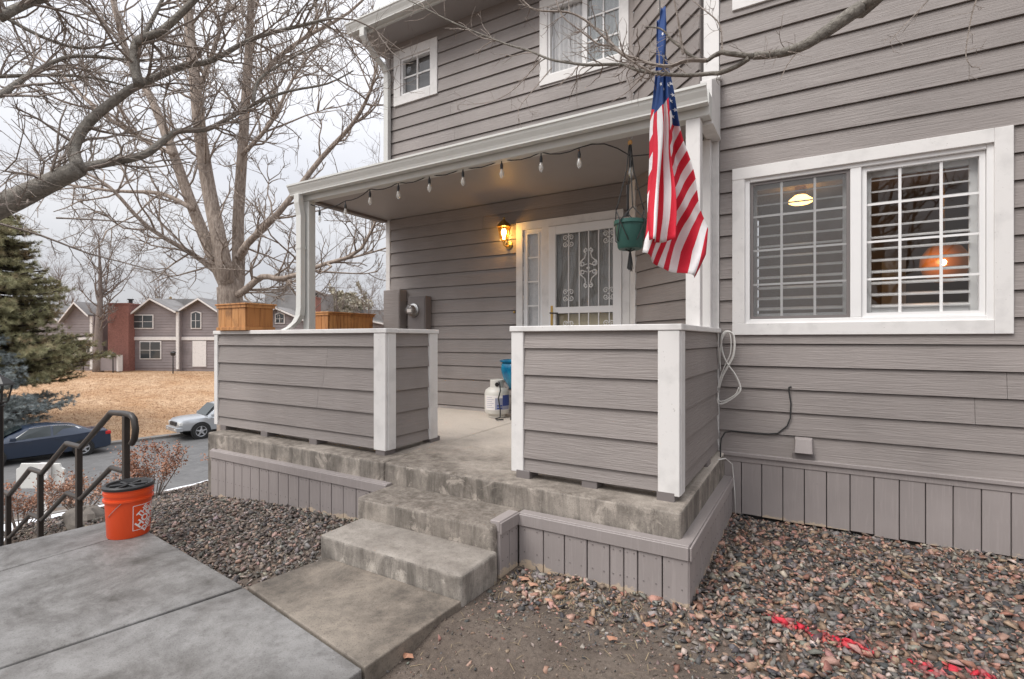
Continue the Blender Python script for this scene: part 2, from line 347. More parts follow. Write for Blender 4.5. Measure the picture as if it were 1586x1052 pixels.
# ------------------------------------------------------------------ terrain
def sstep(a, b, x):
    t = np.clip((x - a) / (b - a), 0, 1); return t*t*(3 - 2*t)
BX = [-400,-75,-62,-48,-30.6,-30.25,-29.9,-18.75,-18.6,-17.4,-16.1,-15.6,-8.6,-7.9,-5.45,-4.6,-3.3,-2.8,400]
BZ = [-1.0,-1.0,-1.2,-1.5,-3.42,-3.48,-3.75,-3.75,-3.52,-3.46,-3.46,-3.40,-.95,-.72,-.20,-.12,-.06,-.05,-.05]
SX = [-400,-75,-62,-48,-30.6,-30.25,-29.9,-18.75,-18.6,-17.4,-16.1,-15.6,-13.4,-5.15,-4.9,400]
SZ = [-1.0,-1.0,-1.2,-1.5,-3.42,-3.48,-3.75,-3.75,-3.52,-3.46,-3.46,-3.42,-3.40,-.32,-.12,-.05]
def ground(x, y):
    x = np.asarray(x, float); y = np.asarray(y, float)
    xr = x - .15*(y - 7)*sstep(-12, -16, x)
    a = np.interp(xr, BX, BZ); b = np.interp(xr, SX, SZ)
    w = sstep(1.85, 2.15, y); z = a*w + b*(1 - w)
    near = sstep(-12, -6, x)
    z = z + near*(.012*np.sin(x*5.1 + y*3.3)*np.sin(y*4.7 - x*1.9) + .006*np.sin(x*13 + 2*y)*np.sin(y*11))
    z = z - .008*sstep(-1.4, -1.75, x)*sstep(2.2, 1.6, y)*(x > -4) 
    z = z + .026*sstep(-.7, -1.5, x)*sstep(2.5, 2.1, y)*(x > -1.95)
    z = z + sstep(.2, 1.5, x)*sstep(3.0, .5, y)*.05
    return z
def axis(lo, hi, dense, d, far, n):
    a = list(np.arange(dense[0], dense[1] + 1e-6, d))
    l = [dense[0] - (dense[0] - lo)*((i+1)/n)**2.6 for i in range(n)][::-1]; r = [dense[1] + (hi - dense[1])*((i+1)/n)**2.6 for i in range(n)]
    return np.array(l + a + r)
gx = axis(-400, 300, (-6, 3.5), .06, 0, 60); gy = axis(-200, 400, (-1, 5), .06, 0, 50)
GX, GY = np.meshgrid(gx, gy); GZ = ground(GX, GY)
nx, ny = len(gx), len(gy)
me = bpy.data.meshes.new('ground')
idx = np.arange(nx*ny).reshape(ny, nx)
fa = np.stack([idx[:-1,:-1], idx[:-1,1:], idx[1:,1:], idx[1:,:-1]], -1).reshape(-1, 4)
me.from_pydata(np.stack([GX, GY, GZ], -1).reshape(-1, 3).tolist(), [], fa.tolist())
me.materials.append(MAT['dirt']); me.materials.append(MAT['dry_lawn']); me.shade_smooth()
fc = GX[:-1,:-1].reshape(-1); me.polygons.foreach_set('material_index', (fc < -24).astype(np.int32))
g = bpy.data.objects.new('ground', me); COL.objects.link(g); g['kind'] = 'structure'
def strip(name, x0, x1, mat, z0, z1, ys=(-90, -20, 0, 20, 60, 160, 380)):
    mb = MB(); n = len(ys)
    for y in ys:
        sh = .15*(y - 7)
        mb.v += [(x0+sh, y, z0-.3), (x0+sh, y, z0), (x1+sh, y, z1), (x1+sh, y, z1-.3)]
    for i in range(n-1):
        for j in range(3): mb.f.append((i*4+j, i*4+j+1, i*4+j+5, i*4+j+4)); mb.m.append(0)
    return tag(obj(name, mb, mat), kind='structure')
strip('road', -29.75, -18.7, 'asphalt', -3.64, -3.64)
strip('kerb', -30.15, -29.74, 'kerb_concrete', -3.50, -3.52); strip('kerb', -18.72, -18.45, 'kerb_concrete', -3.52, -3.50)
strip('pavement', -17.3, -16.0, 'kerb_concrete', -3.40, -3.40)

# snow lying on the verge and on the edge of the planting bed
def blob(name, c, rx, ry, h, mat, n=40, seed=0, follow=True, parent=None):
    rr = random.Random(seed); ph = [rr.uniform(0, 6.28) for _ in range(6)]
    mb = MB(); rings = 7
    for i in range(rings):
        t = i/(rings-1)
        for j in range(n):
            a = 2*math.pi*j/n
            k = 1 + .22*math.sin(2*a+ph[0]) + .16*math.sin(3*a+ph[1]) + .11*math.sin(5*a+ph[2]) + .07*math.sin(9*a+ph[3])
            x = c[0] + rx*k*t*math.cos(a); y = c[1] + ry*k*t*math.sin(a)
            z = (float(ground(x, y)) if follow else c[2]) + h*(1 - t**3) - (.03 if t == 1 else 0)
            mb.v.append((x, y, z))
    for i in range(rings-1):
        for j in range(n):
            j2 = (j+1) % n; mb.f.append((i*n+j, i*n+j2, (i+1)*n+j2, (i+1)*n+j)); mb.m.append(0)
    return obj(name, mb, mat, parent, smooth=True)
for i, (x, y, rx, ry, lab) in enumerate([(-18.0, 5.2, .7, 2.4, 'thin snow patch on the verge behind the white sign'), (-8.2, 4.6, .35, 1.3, 'snow strip along the planting bed edge behind the dry shrubs'),
        (-8.3, 2.9, .4, .9, 'snow patch beside the boulders near the handrail'), (-17.9, 9.6, .5, 1.6, 'small snow patch on the verge past the dry shrubs'), (-15.2, 2.9, 1.0, 1.3, 'wide snow patch on the slope by the white sign')]):
    tag(blob('snow_patch', (x, y), rx, ry, .05, 'snow', seed=i), lab, 'snow', 'snow patches by the road')

# ------------------------------------------------------------------ walkway, stairs to the street
walk = thing('walkway', 'grey concrete walkway of jointed slabs', 'walkway', (-3, 1, 0)); walk['kind'] = 'structure'; del walk['category']; del walk['label']
def slab(name, poly, z0, z1, mat, parent, bev=.008): return obj(name, MB().prism(poly, z0, z1), mat, parent, bevel=bev, seg=2)
slab('slab', [(-5.07,-.35),(-4.55,-.35),(-4.385,1.07),(-4.405,1.905),(-4.845,1.955),(-4.915,1.22)], -.14, 0, 'walk_concrete', walk)
slab('slab', [(-4.54,-.35),(-3.34,-.35),(-3.095,.774),(-2.893,1.762),(-4.395,1.905),(-4.373,1.07)], -.14, .002, 'walk_concrete', walk)
slab('slab', [(-3.33,-.35),(-3.60,-1.6),(-1.72,-1.6),(-1.712,1.588),(-2.87,1.757),(-3.083,.774)], -.14, 0, 'walk_concrete', walk)
slab('slab', [(-2.866,1.778),(-1.712,1.604),(-1.688,2.285),(-2.80,2.285)], -.14, -.002, 'tan_concrete', walk)
stair = thing('stairway', 'concrete stairway stepping down from the walkway to the street', 'stairs', (-5, 1, -.2)); stair['kind'] = 'structure'; del stair['category']; del stair['label']
for i in range(18):
    x1 = -4.93 - i*.46; z = -.172*(i+1)
    quickbox('stair_tread', (x1-.47, .35, z-.35), (x1-.004*(i % 2), 1.86, z), 'walk_concrete', stair, .012, 2)

# ------------------------------------------------------------------ porch slab and steps
YF, YB, YR = 3.03, 5.62, 4.72             # slab front, porch back wall, right wall
XA, XC, XL = -1.777, -.838, -5.514        # angled wall start, right block corner, house left corner
ps = thing('porch_slab', 'x', 'x', (-3, 3.03, .1)); ps['kind'] = 'structure'; del ps['category']; del ps['label']
def rough_block(name, p8, mat, parent, bev=.014):
    o = obj(name, MB().hexa(p8), mat, parent, bevel=bev, seg=3); return o
def hexp(x0, x1, y0, y1, z0, zf, zb): return [(x0,y0,z0),(x1,y0,z0),(x1,y1,z0),(x0,y1,z0),(x0,y0,zf),(x1,y0,zf),(x1,y1,zb),(x0,y1,zb)]
rough_block('slab_bay', hexp(-5.62, -3.022, YF, YB+.05, -.2, .452, .50), 'slab_concrete', ps, .02)
rough_block('slab_bay', hexp(-3.016, -.665, YF, YB+.05, -.1, .452, .50), 'slab_concrete', ps, .02)
# trowelled floor finish, worn darker only by its own texture
st = thing('concrete_steps', 'two worn concrete steps leading up to the porch', 'steps', (-2.3, 2.6, 0))
rough_block('step', hexp(-2.875, -1.69, 2.29, 2.67, -.1, .133, .137), 'step_concrete', st, .02)
rough_block('step', hexp(-2.92, -1.725, 2.655, 3.05, -.1, .283, .287), 'slab_concrete', st, .022)

# ------------------------------------------------------------------ house
H = thing('townhouse', 'grey lap-sided townhouse with white trim and a covered entry porch', 'house', (-1.5, 5.6, 0))
def pieces(a, b, z0, z1, holes):
    rects = [(a, b, z0, z1)]
    for h0, h1, k0, k1 in holes:
        nr = []
        for s0, s1, c0, c1 in rects:
            if h1 <= s0 or h0 >= s1 or k1 <= c0 or k0 >= c1: nr.append((s0,s1,c0,c1)); continue
            if h0 > s0: nr.append((s0,h0,c0,c1))
            if h1 < s1: nr.append((h1,s1,c0,c1))
            m0, m1 = max(s0,h0), min(s1,h1)
            if k0 > c0: nr.append((m0,m1,c0,k0))
            if k1 < c1: nr.append((m0,m1,k1,c1))
        rects = nr
    return rects
def joint(r_, span):
    a, b, z0, z1 = r_
    if b - a > 2.4 and random.random() < .7:
        m = a + (b-a)*random.uniform(.25,.75); return [(a, m-.0012, z0, z1), (m+.0012, b, z0, z1)]
    return [r_]
def lap_wall(name, org, dr, nm, s0, s1, levels, holes, mat='siding', parent=None, shea=True, th=.02, boardname='siding_board', lip=.019):
    org, dr, nm = Vector(org), Vector(dr), Vector(nm); Z = Vector((0,0,1))
    P = lambda s, z, n: tuple(org + dr*s + Z*z + nm*n)
    w = None
    if shea:
        mb = MB()
        for a, b, z0, z1 in pieces(s0, s1, levels[0], levels[-1], holes):
            mb.hexa([P(a,z0,0),P(b,z0,0),P(b,z0,-.09),P(a,z0,-.09),P(a,z1,0),P(b,z1,0),P(b,z1,-.09),P(a,z1,-.09)])
        w = obj(name, mb, 'sheathing', parent)
    for zb, zt in zip(levels[:-1], levels[1:]):
        mb = MB(); lp = lip + random.uniform(-.0015, .0015)
        d = lambda z: .005 + lp*(zt - z)/(zt - zb)
        for a, b, z0, z1 in [q for r_ in pieces(s0 + .001, s1 - .001, zb, zt, holes) for q in joint(r_, s1 - s0)]:
            if abs(z1 - zt) < 1e-6 and zt != levels[-1]: z1 -= .007  # added groove under each lap, put in to darken its shadow line
            if z1 - z0 < .004 or b - a < .004: continue
            mb.hexa([P(a,z0,d(z0)),P(b,z0,d(z0)),P(b,z0,.0005),P(a,z0,.0005),P(a,z1,d(z1)),P(b,z1,d(z1)),P(b,z1,.0005),P(a,z1,.0005)])
            obj(boardname, mb, mat, w if w else parent); mb = MB()
    return w
def levs(z0, z1, base, pitch):
    k = [z0]; z = base
    while z <= z0 + .03: z += pitch
    while z < z1 - .03: k.append(z); z += pitch
    return k + [z1]
RWIN = (-.515, 1.068, 1.575, 2.815); W2 = (-2.83, -1.885, 4.68, 5.545); W1 = (-5.24, -4.66, 5.03, 5.575); DOOR = (-3.17, -1.86, .50, 2.83)
lap_wall('wall', (0, YR, 0), (1,0,0), (0,-1,0), XC+.13, 5.5, levs(.475, 6.6, .4885, .1855), [RWIN, (-.55, .38, 4.36, 5.5)], parent=H)
lap_wall('wall', (0, YB, 0), (1,0,0), (0,-1,0), XL+.06, XA-.05, levs(.50, 5.86, .55, .1822), [W1, W2, DOOR], parent=H)
lap_wall('wall', (XA, YB, 0), (.7071,-.7071,0), (-.7071,-.7071,0), .06, 1.29, levs(.50, 6.6, .55, .1822), [], parent=H)
lap_wall('wall', (XL, YB, 0), (0,1,0), (-1,0,0), .06, 5.0, levs(.3, 5.86, .55, .1822), [], parent=H)
# corner boards
quickbox('corner_board', (XC, YR-.026, .49), (XC+.127, YR+.02, 6.6), 'white', H, .003)
obj('corner_board', MB().hexa([(XA-.05,YB-.024,3.2),(XA+.002,YB-.024,3.2),(XA+.045,YB-.07,3.2),(XA-.05,YB+.0,3.2),(XA-.05,YB-.024,5.86),(XA+.002,YB-.024,5.86),(XA+.045,YB-.07,5.86),(XA-.05,YB,5.86)]), 'siding', H)
n45 = Vector((-.7071,-.7071,0)); d45 = Vector((.7071,-.7071,0))
def wall45(s0, s1, z0, z1, n0, n1):
    o = Vector((XA, YB, 0)); P = lambda s, z, n: tuple(o + d45*s + n45*n + Vector((0,0,z)))
    return MB().hexa([P(s0,z0,n1),P(s1,z0,n1),P(s1,z0,n0),P(s0,z0,n0),P(s0,z1,n1),P(s1,z1,n1),P(s1,z1,n0),P(s0,z1,n0)])
obj('corner_board', wall45(-.01, .13, .5, 3.22, 0, .026), 'white', H, bevel=.003)
quickbox('corner_board', (XL-.02, YB-.026, .5), (XL+.06, YB+.06, 3.24), 'white', H, .003)
quickbox('corner_board', (XL-.02, YB-.026, 3.9), (XL+.06, YB+.06, 5.83), 'siding', H, .003)
# skirting of the right wall: cap strip and vertical boards
sk = quickbox('skirt_cap', (XC+.13, YR-.055, .462), (5.5, YR+.0, .492), 'skirt_paint', H, .003)
quickbox('skirt_rail', (XC+.13, YR-.04, .415), (5.5, YR-.004, .462), 'skirt_paint', H, .003)
x = -.845; xs = [-.845, -.688, -.534, -.379, -.224, -.072, .079, .233, .383, .536, .688, .841, .992, 1.143]
while xs[-1] < 5.2: xs.append(xs[-1] + .152)
for a, b in zip(xs[:-1], xs[1:]):
    bt = random.uniform(-.035, -.015); quickbox('skirt_board', (a+.003, YR-.034, bt), (b-.003, YR-.012, .418), 'skirt_paint', H, .003)
quickbox('foundation_shadow_board', (XC+.1, YR-.008, -.2), (5.5, YR+.05, .46), 'shadow_gap', H)

def casing(parent, o, a, b, z0, z1, w, dep=.032, mat='white', wb=None, name='casing', y=None, wt=None):
    """four trim boards round an opening on a wall facing -Y at y; outer rectangle a..b, z0..z1"""
    wb = wb or w; wt = wt or w
    quickbox(name, (a, y-dep, z0+wb), (a+w, y, z1-wt), mat, parent, .003)
    quickbox(name, (b-w, y-dep, z0), (b, y, z1), mat, parent, .003)
    quickbox(name, (a, y-dep-.002, z1-wt), (b-w, y, z1), mat, parent, .003)
    quickbox(name, (a, y-dep-.002, z0), (b-w, y, z0+wb), mat, parent, .003)
def framemesh(a, b, z0, z1, w, y0, y1):
    return MB().box((a,y0,z0),(a+w,y1,z1)).box((b-w,y0,z0),(b,y1,z1)).box((a+w,y0,z0),(b-w,y1,z0+w)).box((a+w,y0,z1-w),(b-w,y1,z1))

# ---- big sliding window with plantation shutters
wa, wb_, wz0, wz1 = RWIN
win = obj('window', framemesh(wa, wb_, wz0, wz1, .045, YR-.015, YR+.07), 'white_clean', H, bevel=.004); win['label'] = 'wide sliding window with white grilles and plantation shutters'
casing(win, None, -.605, 1.156, 1.488, 2.9, .098, .036, y=YR)
xm = .277
quickbox('mullion', (xm-.042, YR-.012, wz0+.045), (xm+.03, YR+.05, wz1-.045), 'white_clean', win, .004)
for k, (a, b) in enumerate(((wa+.045, xm-.042), (xm+.03, wb_-.045))):
    y0 = YR+.018 if k == 0 else YR+.03
    if k == 0: obj('sash', framemesh(a+.002, b-.002, wz0+.047, wz1-.047, .022, y0-.014, y0+.02), 'meter_paint', win)
    else: obj('sash', framemesh(a+.002, b-.002, wz0+.047, wz1-.047, .032, y0-.02, y0+.02), 'white_clean', win)
    quickbox('pane', (a+.015, y0, wz0+.06), (b-.015, y0+.004, wz1-.06), 'glass', win)
    if k == 0: quickbox('insect_screen', (a+.012, y0-.012, wz0+.06), (b-.012, y0-.009, wz1-.06), 'screen_mesh', win)
    for i in (1, 2): x = a + (b-a)*i/3; quickbox('muntin', (x-.009, y0-.0075, wz0+.06), (x+.009, y0-.001, wz1-.06), 'white_clean', win)
    for i in (1, 2, 3):
        z = wz0 + .05 + (wz1-wz0-.1)*i/4
        quickbox('muntin', (a+.012, y0-.007, z-.008), (b-.012, y0-.0012, z+.008), 'white_clean', win)
    ys = YR + .115
    sh = obj('shutter', framemesh(a-.03, b+.03, wz0+.02, wz1-.01, .075 if k == 0 else .10, ys-.015, ys+.015), 'shutter_paint', H, bevel=.003)
    z = wz0 + .135
    w = .075 if k == 0 else .10
    while z < wz1 - .13:
        c, s = math.cos(R(16)), math.sin(R(16)); h = .038; t = .005
        p = [(-h*c-t*s, -h*s-t*c*-1), (h*c-t*s, h*s+t*c), (h*c+t*s, h*s-t*c), (-h*c+t*s, -h*s-t*c)]
        obj('louvre', MB().extr([(q, r) for q, r in p], (a-.03+w, ys, z), (0,1,0), (0,0,1), (b-a+.06-2*w, 0, 0)), 'shutter_paint', sh)
        z += .0885
# interior room seen through it
quickbox('interior_wall', (-.7, 8.2, .6), (4, 8.3, 3.2), 'room_wall', H); quickbox('interior_wall', (-.84, 4.85, .6), (-.74, 8.2, 3.2), 'room_wall', H); quickbox('interior_wall', (4, 4.85, .6), (4.1, 8.2, 3.2), 'room_wall', H)
quickbox('interior_ceiling', (-.8, 4.85, 3.2), (4.1, 8.3, 3.3), 'room_wall', H); quickbox('interior_floor', (-.8, 4.85, .55), (4.1, 8.3, .6), 'room_floor', H)
quickbox('interior_door', (.75, 8.15, .6), (1.0, 8.2, 2.5), 'white', H)
# ---- window above on the right wall (only its lower corner in view)
wu = obj('window', framemesh(-.55, .38, 4.36, 5.5, .05, YR-.01, YR+.05), 'white_clean', H)
casing(wu, None, -.605, .46, 4.25, 5.6, .11, .036, y=YR); quickbox('pane', (-.51, YR+.02, 4.40), (.34, YR+.024, 5.46), 'glass_mirror', wu); quickbox('curtain', (-.53, YR+.05, 4.38), (.36, YR+.06, 5.48), 'curtain', wu)
# ---- small upper window
a, b, z0, z1 = W1
w1 = obj('window', framemesh(a, b, z0, z1, .03, YB-.012, YB+.06), 'white_clean', H); w1['label'] = 'small four-pane square window'
casing(w1, None, -5.37, -4.55, 4.90, 5.70, .128, .034, y=YB)
for i in range(2):
    for j in range(2):
        px0 = a+.03+i*(b-a-.06)/2; pz0 = z0+.03+j*(z1-z0-.06)/2
        quickbox('pane', (px0+.002, YB+.03, pz0+.002), (px0+(b-a-.06)/2-.002, YB+.034, pz0+(z1-z0-.06)/2-.002), 'glass', w1)
quickbox('muntin', ((a+b)/2-.011, YB+.012, z0+.03), ((a+b)/2+.011, YB+.028, z1-.03), 'white_clean', w1); quickbox('muntin', (a+.03, YB+.014, (z0+z1)/2-.011), (b-.03, YB+.027, (z0+z1)/2+.011), 'white_clean', w1)
quickbox('lace_curtain', (a, YB+.1, z0), (b, YB+.11, z1), 'dim_curtain', w1)
# ---- paired upper window
a, b, z0, z1 = W2
w2 = obj('window', framemesh(a, b, z0, z1, .035, YB-.012, YB+.06), 'white_clean', H); w2['label'] = 'paired upper window with lace curtain and white grilles'
casing(w2, None, -2.93, -1.80, 4.585, 5.64, .105, .034, y=YB)
xm2 = -2.34; quickbox('mullion', (xm2-.03, YB-.008, z0+.035), (xm2+.03, YB+.05, z1-.035), 'white_clean', w2)
for k, (c, d) in enumerate(((a+.035, xm2-.03), (xm2+.03, b-.035))):
    quickbox('pane', (c+.002, YB+.03, z0+.037), (d-.002, YB+.034, z1-.037), 'glass' if k == 0 else 'glass_mirror', w2)
    if k:
        x = (c+d)/2; quickbox('muntin', (x-.009, YB+.012, z0+.036), (x+.009, YB+.027, z1-.036), 'white_clean', w2)
        for i in (1, 2): z = z0+(z1-z0)*i/3; quickbox('muntin', (c, YB+.014, z-.009), (d, YB+.026, z+.009), 'white_clean', w2)
    mb = MB(); n = 40
    for i in range(n+1):
        x = c + (d-c)*i/n; y = YB+.065+.02*math.sin(i*1.1)+.008*math.sin(i*2.7); mb.v += [(x,y,z0),(x,y,z1)]
    for i in range(n): mb.f.append((2*i,2*i+2,2*i+3,2*i+1)); mb.m.append(0)
    obj('lace_curtain', mb, 'lace', w2, smooth=True)

# ---- entry: sidelight and storm door
ent = quickbox('door_casing', (-3.265, YB-.034, .50), (-3.172, YB, 2.93), 'white', H, .003)
quickbox('head_casing', (-3.172, YB-.036, 2.832), (-1.862, YB, 2.93), 'white', ent, .003)
quickbox('jamb', (-2.895, YB-.034, .5), (-2.80, YB+.05, 2.832), 'white', ent, .003)
quickbox('jamb', (-1.875, YB-.034, .5), (-1.79, YB+.05, 2.832), 'white', ent, .003)
sd = obj('sidelight', framemesh(-3.172, -2.895, .62, 2.832, .04, YB-.01, YB+.05), 'white_clean', H, bevel=.003)
obj('sidelight_bead', framemesh(-3.128, -2.938, .70, 2.79, .018, YB-.018, YB+.02), 'white_clean', sd)
zz = 2.772
for i in range(7):
    quickbox('pane', (-3.11, YB+.008, zz-.285), (-2.956, YB+.012, zz), 'glass', sd); zz -= .303
    quickbox('muntin', (-3.11, YB-.004, zz+.001), (-2.956, YB+.007, zz+.017), 'white_clean', sd)
quickbox('lace_curtain', (-3.13, YB+.06, .65), (-2.93, YB+.065, 2.8), 'lace', sd)
dx0, dx1, dz0, dz1 = -2.797, -1.878, .56, 2.826
door = obj('storm_door', MB().box((dx0,YB-.05,dz0),(dx0+.095,YB-.012,dz1)).box((dx1-.10,YB-.05,dz0),(dx1,YB-.012,dz1)).box((dx0+.095,YB-.05,dz1-.10),(dx1-.10,YB-.012,dz1))
    .box((dx0+.095,YB-.05,dz0),(dx1-.10,YB-.012,dz0+.2)).box((dx0+.095,YB-.05,1.765),(dx1-.10,YB-.012,1.84)), 'white_clean', H, bevel=.003); door['label'] = 'white storm door with scrolled iron grille'
gx0, gx1 = dx0+.095, dx1-.10
quickbox('pane', (gx0, YB-.02, 1.84), (gx1, YB-.016, dz1-.1), 'glass', door); quickbox('pane', (gx0, YB-.02, dz0+.2), (gx1, YB-.016, 1.765), 'glass', door)
mb = MB(); n = 60
for i in range(n+1):
    x = gx0-.02 + (gx1-gx0+.04)*i/n; y = YB+.05+.008*math.sin(i*1.9)+.006*math.sin(i*.7); mb.v += [(x,y,1.78),(x,y,2.76)]
for i in range(n): mb.f.append((2*i,2*i+2,2*i+3,2*i+1)); mb.m.append(0)
obj('sheer_curtain', mb, 'door_inner', door, smooth=True)
quickbox('inner_door', (dx0+.02, YB+.075, .5), (dx1-.02, YB+.1, 2.82), 'door_inner', H); quickbox('inner_door_panel', (gx0, YB+.06, .7), (gx1, YB+.072, 1.76), 'door_lower', H)
barx = [atY(u, 400, YB-.03)[0] for u in (881, 897.5, 912, 927.6, 944)]
for x in barx:
    quickbox('bar', (x-.006, YB-.04, 1.84), (x+.006, YB-.028, dz1-.1), 'white_clean', door); quickbox('bar', (x-.006, YB-.04, dz0+.2), (x+.006, YB-.028, 1.765), 'white_clean', door)
def spiral(cx, cz, r, a0, turns, sgn, y):
    return [(cx + r*(1-.75*t/24)*math.cos(a0 + sgn*turns*6.283*t/24), y, cz + r*(1-.75*t/24)*math.sin(a0 + sgn*turns*6.283*t/24)) for t in range(25)]
def scrolls(cx, cz, r, name='scroll', big=False):
    y = YB-.046; mb = MB()
    if not big:
        for sx in (-1, 1):
            for sz in (-1, 1): mb.tube(spiral(cx+sx*r*.62, cz+sz*r*.62, r*.55, math.pi if sx > 0 else 0, 1.3, sx*sz*-1, y), .0055, 5)
        mb.tube([(cx-r*.3,y,cz),(cx+r*.3,y,cz)], .007, 5)
    else:
        for sx in (-1, 1):
            for sz in (-1, 1):
                pts = [(cx+sx*.012, cz+sz*.05), (cx+sx*.075, cz+sz*.025), (cx+sx*.10, cz+sz*.06), (cx+sx*.075, cz+sz*.095), (cx+sx*.045, cz+sz*.12), (cx+sx*.03, cz+sz*.17), (cx+sx*.05, cz+sz*.205), (cx+sx*.035, cz+sz*.235), (cx+sx*.012, cz+sz*.215)]
                mb.tube([(px,y,pz) for px, pz in pts], .0068, 5)
                mb.tube(spiral(cx+sx*.075, cz+sz*.052, .04, math.pi/2*sz, 1.2, -sx*sz, y), .006, 5); mb.tube(spiral(cx+sx*.032, cz+sz*.205, .028, -math.pi/2*sz, 1.2, sx*sz, y), .0055, 5)
        mb.tube([(cx-.02,y,cz),(cx+.02,y,cz)], .012, 6)
    obj(name, mb, 'white_clean', door, smooth=True)
scrolls(barx[2], 2.29, .1, big=True)
for i in (0, 4):
    for z in (2.63, 1.98, 1.60): scrolls(barx[i], z, .062)
hd = quickbox('handle_plate', (dx0+.03, YB-.056, 1.62), (dx0+.062, YB-.05, 1.86), 'brass', door, .004)
obj('door_lever', MB().tube([(dx0+.046,YB-.05,1.77),(dx0+.046,YB-.10,1.77),(dx0+.15,YB-.10,1.765)], .009, 8), 'black_metal', door, smooth=True)
quickbox('threshold', (-3.17, YB-.12, .49), (-1.87, YB-.0, .56), 'white', H, .005)
# ---- main eave, gutter and downspout above
ez = 5.83; ey = 5.14; ex0 = -5.80
quickbox('soffit', (ex0+.03, ey+.06, ez-.002), (-.72, YB+.3, ez+.02), 'ceiling_paint', H)
def gutter(parent, x0, x1, y, z, h=.115, dep=.12, name='gutter'):
    prof = [(0,h),(-.006,h),(-.006,h-.02),(.004,h-.026),(.012,h*.62),(.035,h*.3),(.045,.012),(.045,0),(dep,0),(dep,h),(dep-.008,h),(dep-.008,.01),(.055,.01),(.045,h*.34),(.024,h*.66),(.012,h-.024),(.012,h)]
    return obj(name, MB().extr(prof, (x0, y, z), (0,1,0), (0,0,1), (x1-x0, 0, 0)), 'gutter_white', parent)
gutter(H, ex0, -.74, ey-.09, ez+.02, .13); quickbox('fascia', (ex0+.03, ey+.03, ez-.01), (-.74, ey+.06, ez+.16), 'gutter_white', H)
obj('roof', MB().hexa([(ex0-.03,ey-.02,ez+.145),(-.7,ey-.02,ez+.145),(-.7,9.5,ez+1.9),(ex0-.03,9.5,ez+1.9),(ex0-.03,ey-.02,ez+.175),(-.7,ey-.02,ez+.175),(-.7,9.5,ez+1.93),(ex0-.03,9.5,ez+1.93)]), 'roof_shingle', H)
quickbox('roof', (-.9, 4.3, 6.6), (5.6, 10, 6.7), 'roof_shingle', H)
def boxtube(pts, hx, hy, parent, name, mat='gutter_white'):
    mb = MB(); n = len(pts); b = 0
    for i, p in enumerate(pts):
        for sx, sy in ((-1,-1),(1,-1),(1,1),(-1,1)): mb.v.append((p[0]+sx*hx, p[1]+sy*hy, p[2]))
    for i in range(n-1):
        for j in range(4): j2 = (j+1) % 4; mb.f.append((i*4+j, i*4+j2, i*4+4+j2, i*4+4+j)); mb.m.append(0)
    mb.f += [(3,2,1,0), tuple(n*4-4+j for j in range(4))]; mb.m += [0,0]
    return obj(name, mb, mat, parent, bevel=.006, seg=2)
boxtube([(-5.50,ey-.02,ez+.03),(-5.50,ey-.02,ez-.09),(-5.49,ey+.06,ez-.19),(-5.475,YB-.12,ez-.36),(-5.47,YB-.065,ez-.44),(-5.47,YB-.062,ez-.55),(-5.47,YB-.062,4.05),(-5.46,YB-.10,3.97),(-5.45,YB-.2,3.93)], .045, .034, H, 'downspout')
# ---- porch roof
pr = quickbox('porch_ceiling', (-5.60, 4.27, 3.235), (-.79, YB-.002, 3.26), 'ceiling_paint', H)
pr['label'] = 'flat painted porch ceiling'
quickbox('beam', (-5.60, 4.165, 3.19), (-.70, 4.275, 3.37), 'gutter_white', H, .004)
quickbox('beam', (-5.60, 4.277, 3.20), (-5.50, YB-.03, 3.30), 'meter_paint', H, .004)
obj('side_fascia', MB().extr([(4.277,3.19),(4.69,3.19),(4.69,3.68),(4.277,3.52)], (-.79,0,0), (0,1,0), (0,0,1), (.09,0,0)), 'white', H, bevel=.003)
quickbox('fascia_cap', (-.84, 4.62, 3.681), (-.69, YR-.03, 3.72), 'white', H, .002)
quickbox('beam_trim', (-.80, 4.28, 3.165), (-.695, 4.685, 3.189), 'white', H, .002)
gutter(H, -5.68, -.70, 4.03, 3.255, .125)
obj('porch_roof', MB().hexa([(-5.66,4.08,3.373),(-.80,4.08,3.373),(-.80,YB,3.90),(-5.66,YB,3.90),(-5.66,4.08,3.400),(-.80,4.08,3.400),(-.80,YB,3.93),(-5.66,YB,3.93)]), 'porch_roof_shingle', H)
quickbox('frieze_board', (XL+.06, YB-.03, 3.08), (XA-.05, YB-.022, 3.224), 'siding', H)
quickbox('porch_post', (-.880, 4.17, 1.545), (-.770, 4.27, 3.189), 'white', H, .004)
quickbox('porch_post', (-5.55, 4.17, .475), (-5.44, 4.27, 3.189), 'gutter_white', H, .004)
quickbox('half_post', (-.835, 4.60, 1.54), (-.765, YR-.03, 3.16), 'white', H, .004)
boxtube([(-5.53,4.09,3.26),(-5.53,4.09,3.15),(-5.53,4.105,3.08),(-5.53,4.12,3.0),(-5.53,4.12,1.85),(-5.54,4.115,1.75),(-5.585,4.10,1.67),(-5.67,4.08,1.605),(-5.76,4.06,1.57)], .047, .036, H, 'downspout')
quickbox('downspout_band', (-5.582, 4.08, 2.58), (-5.478, 4.16, 2.61), 'gutter_white', H)
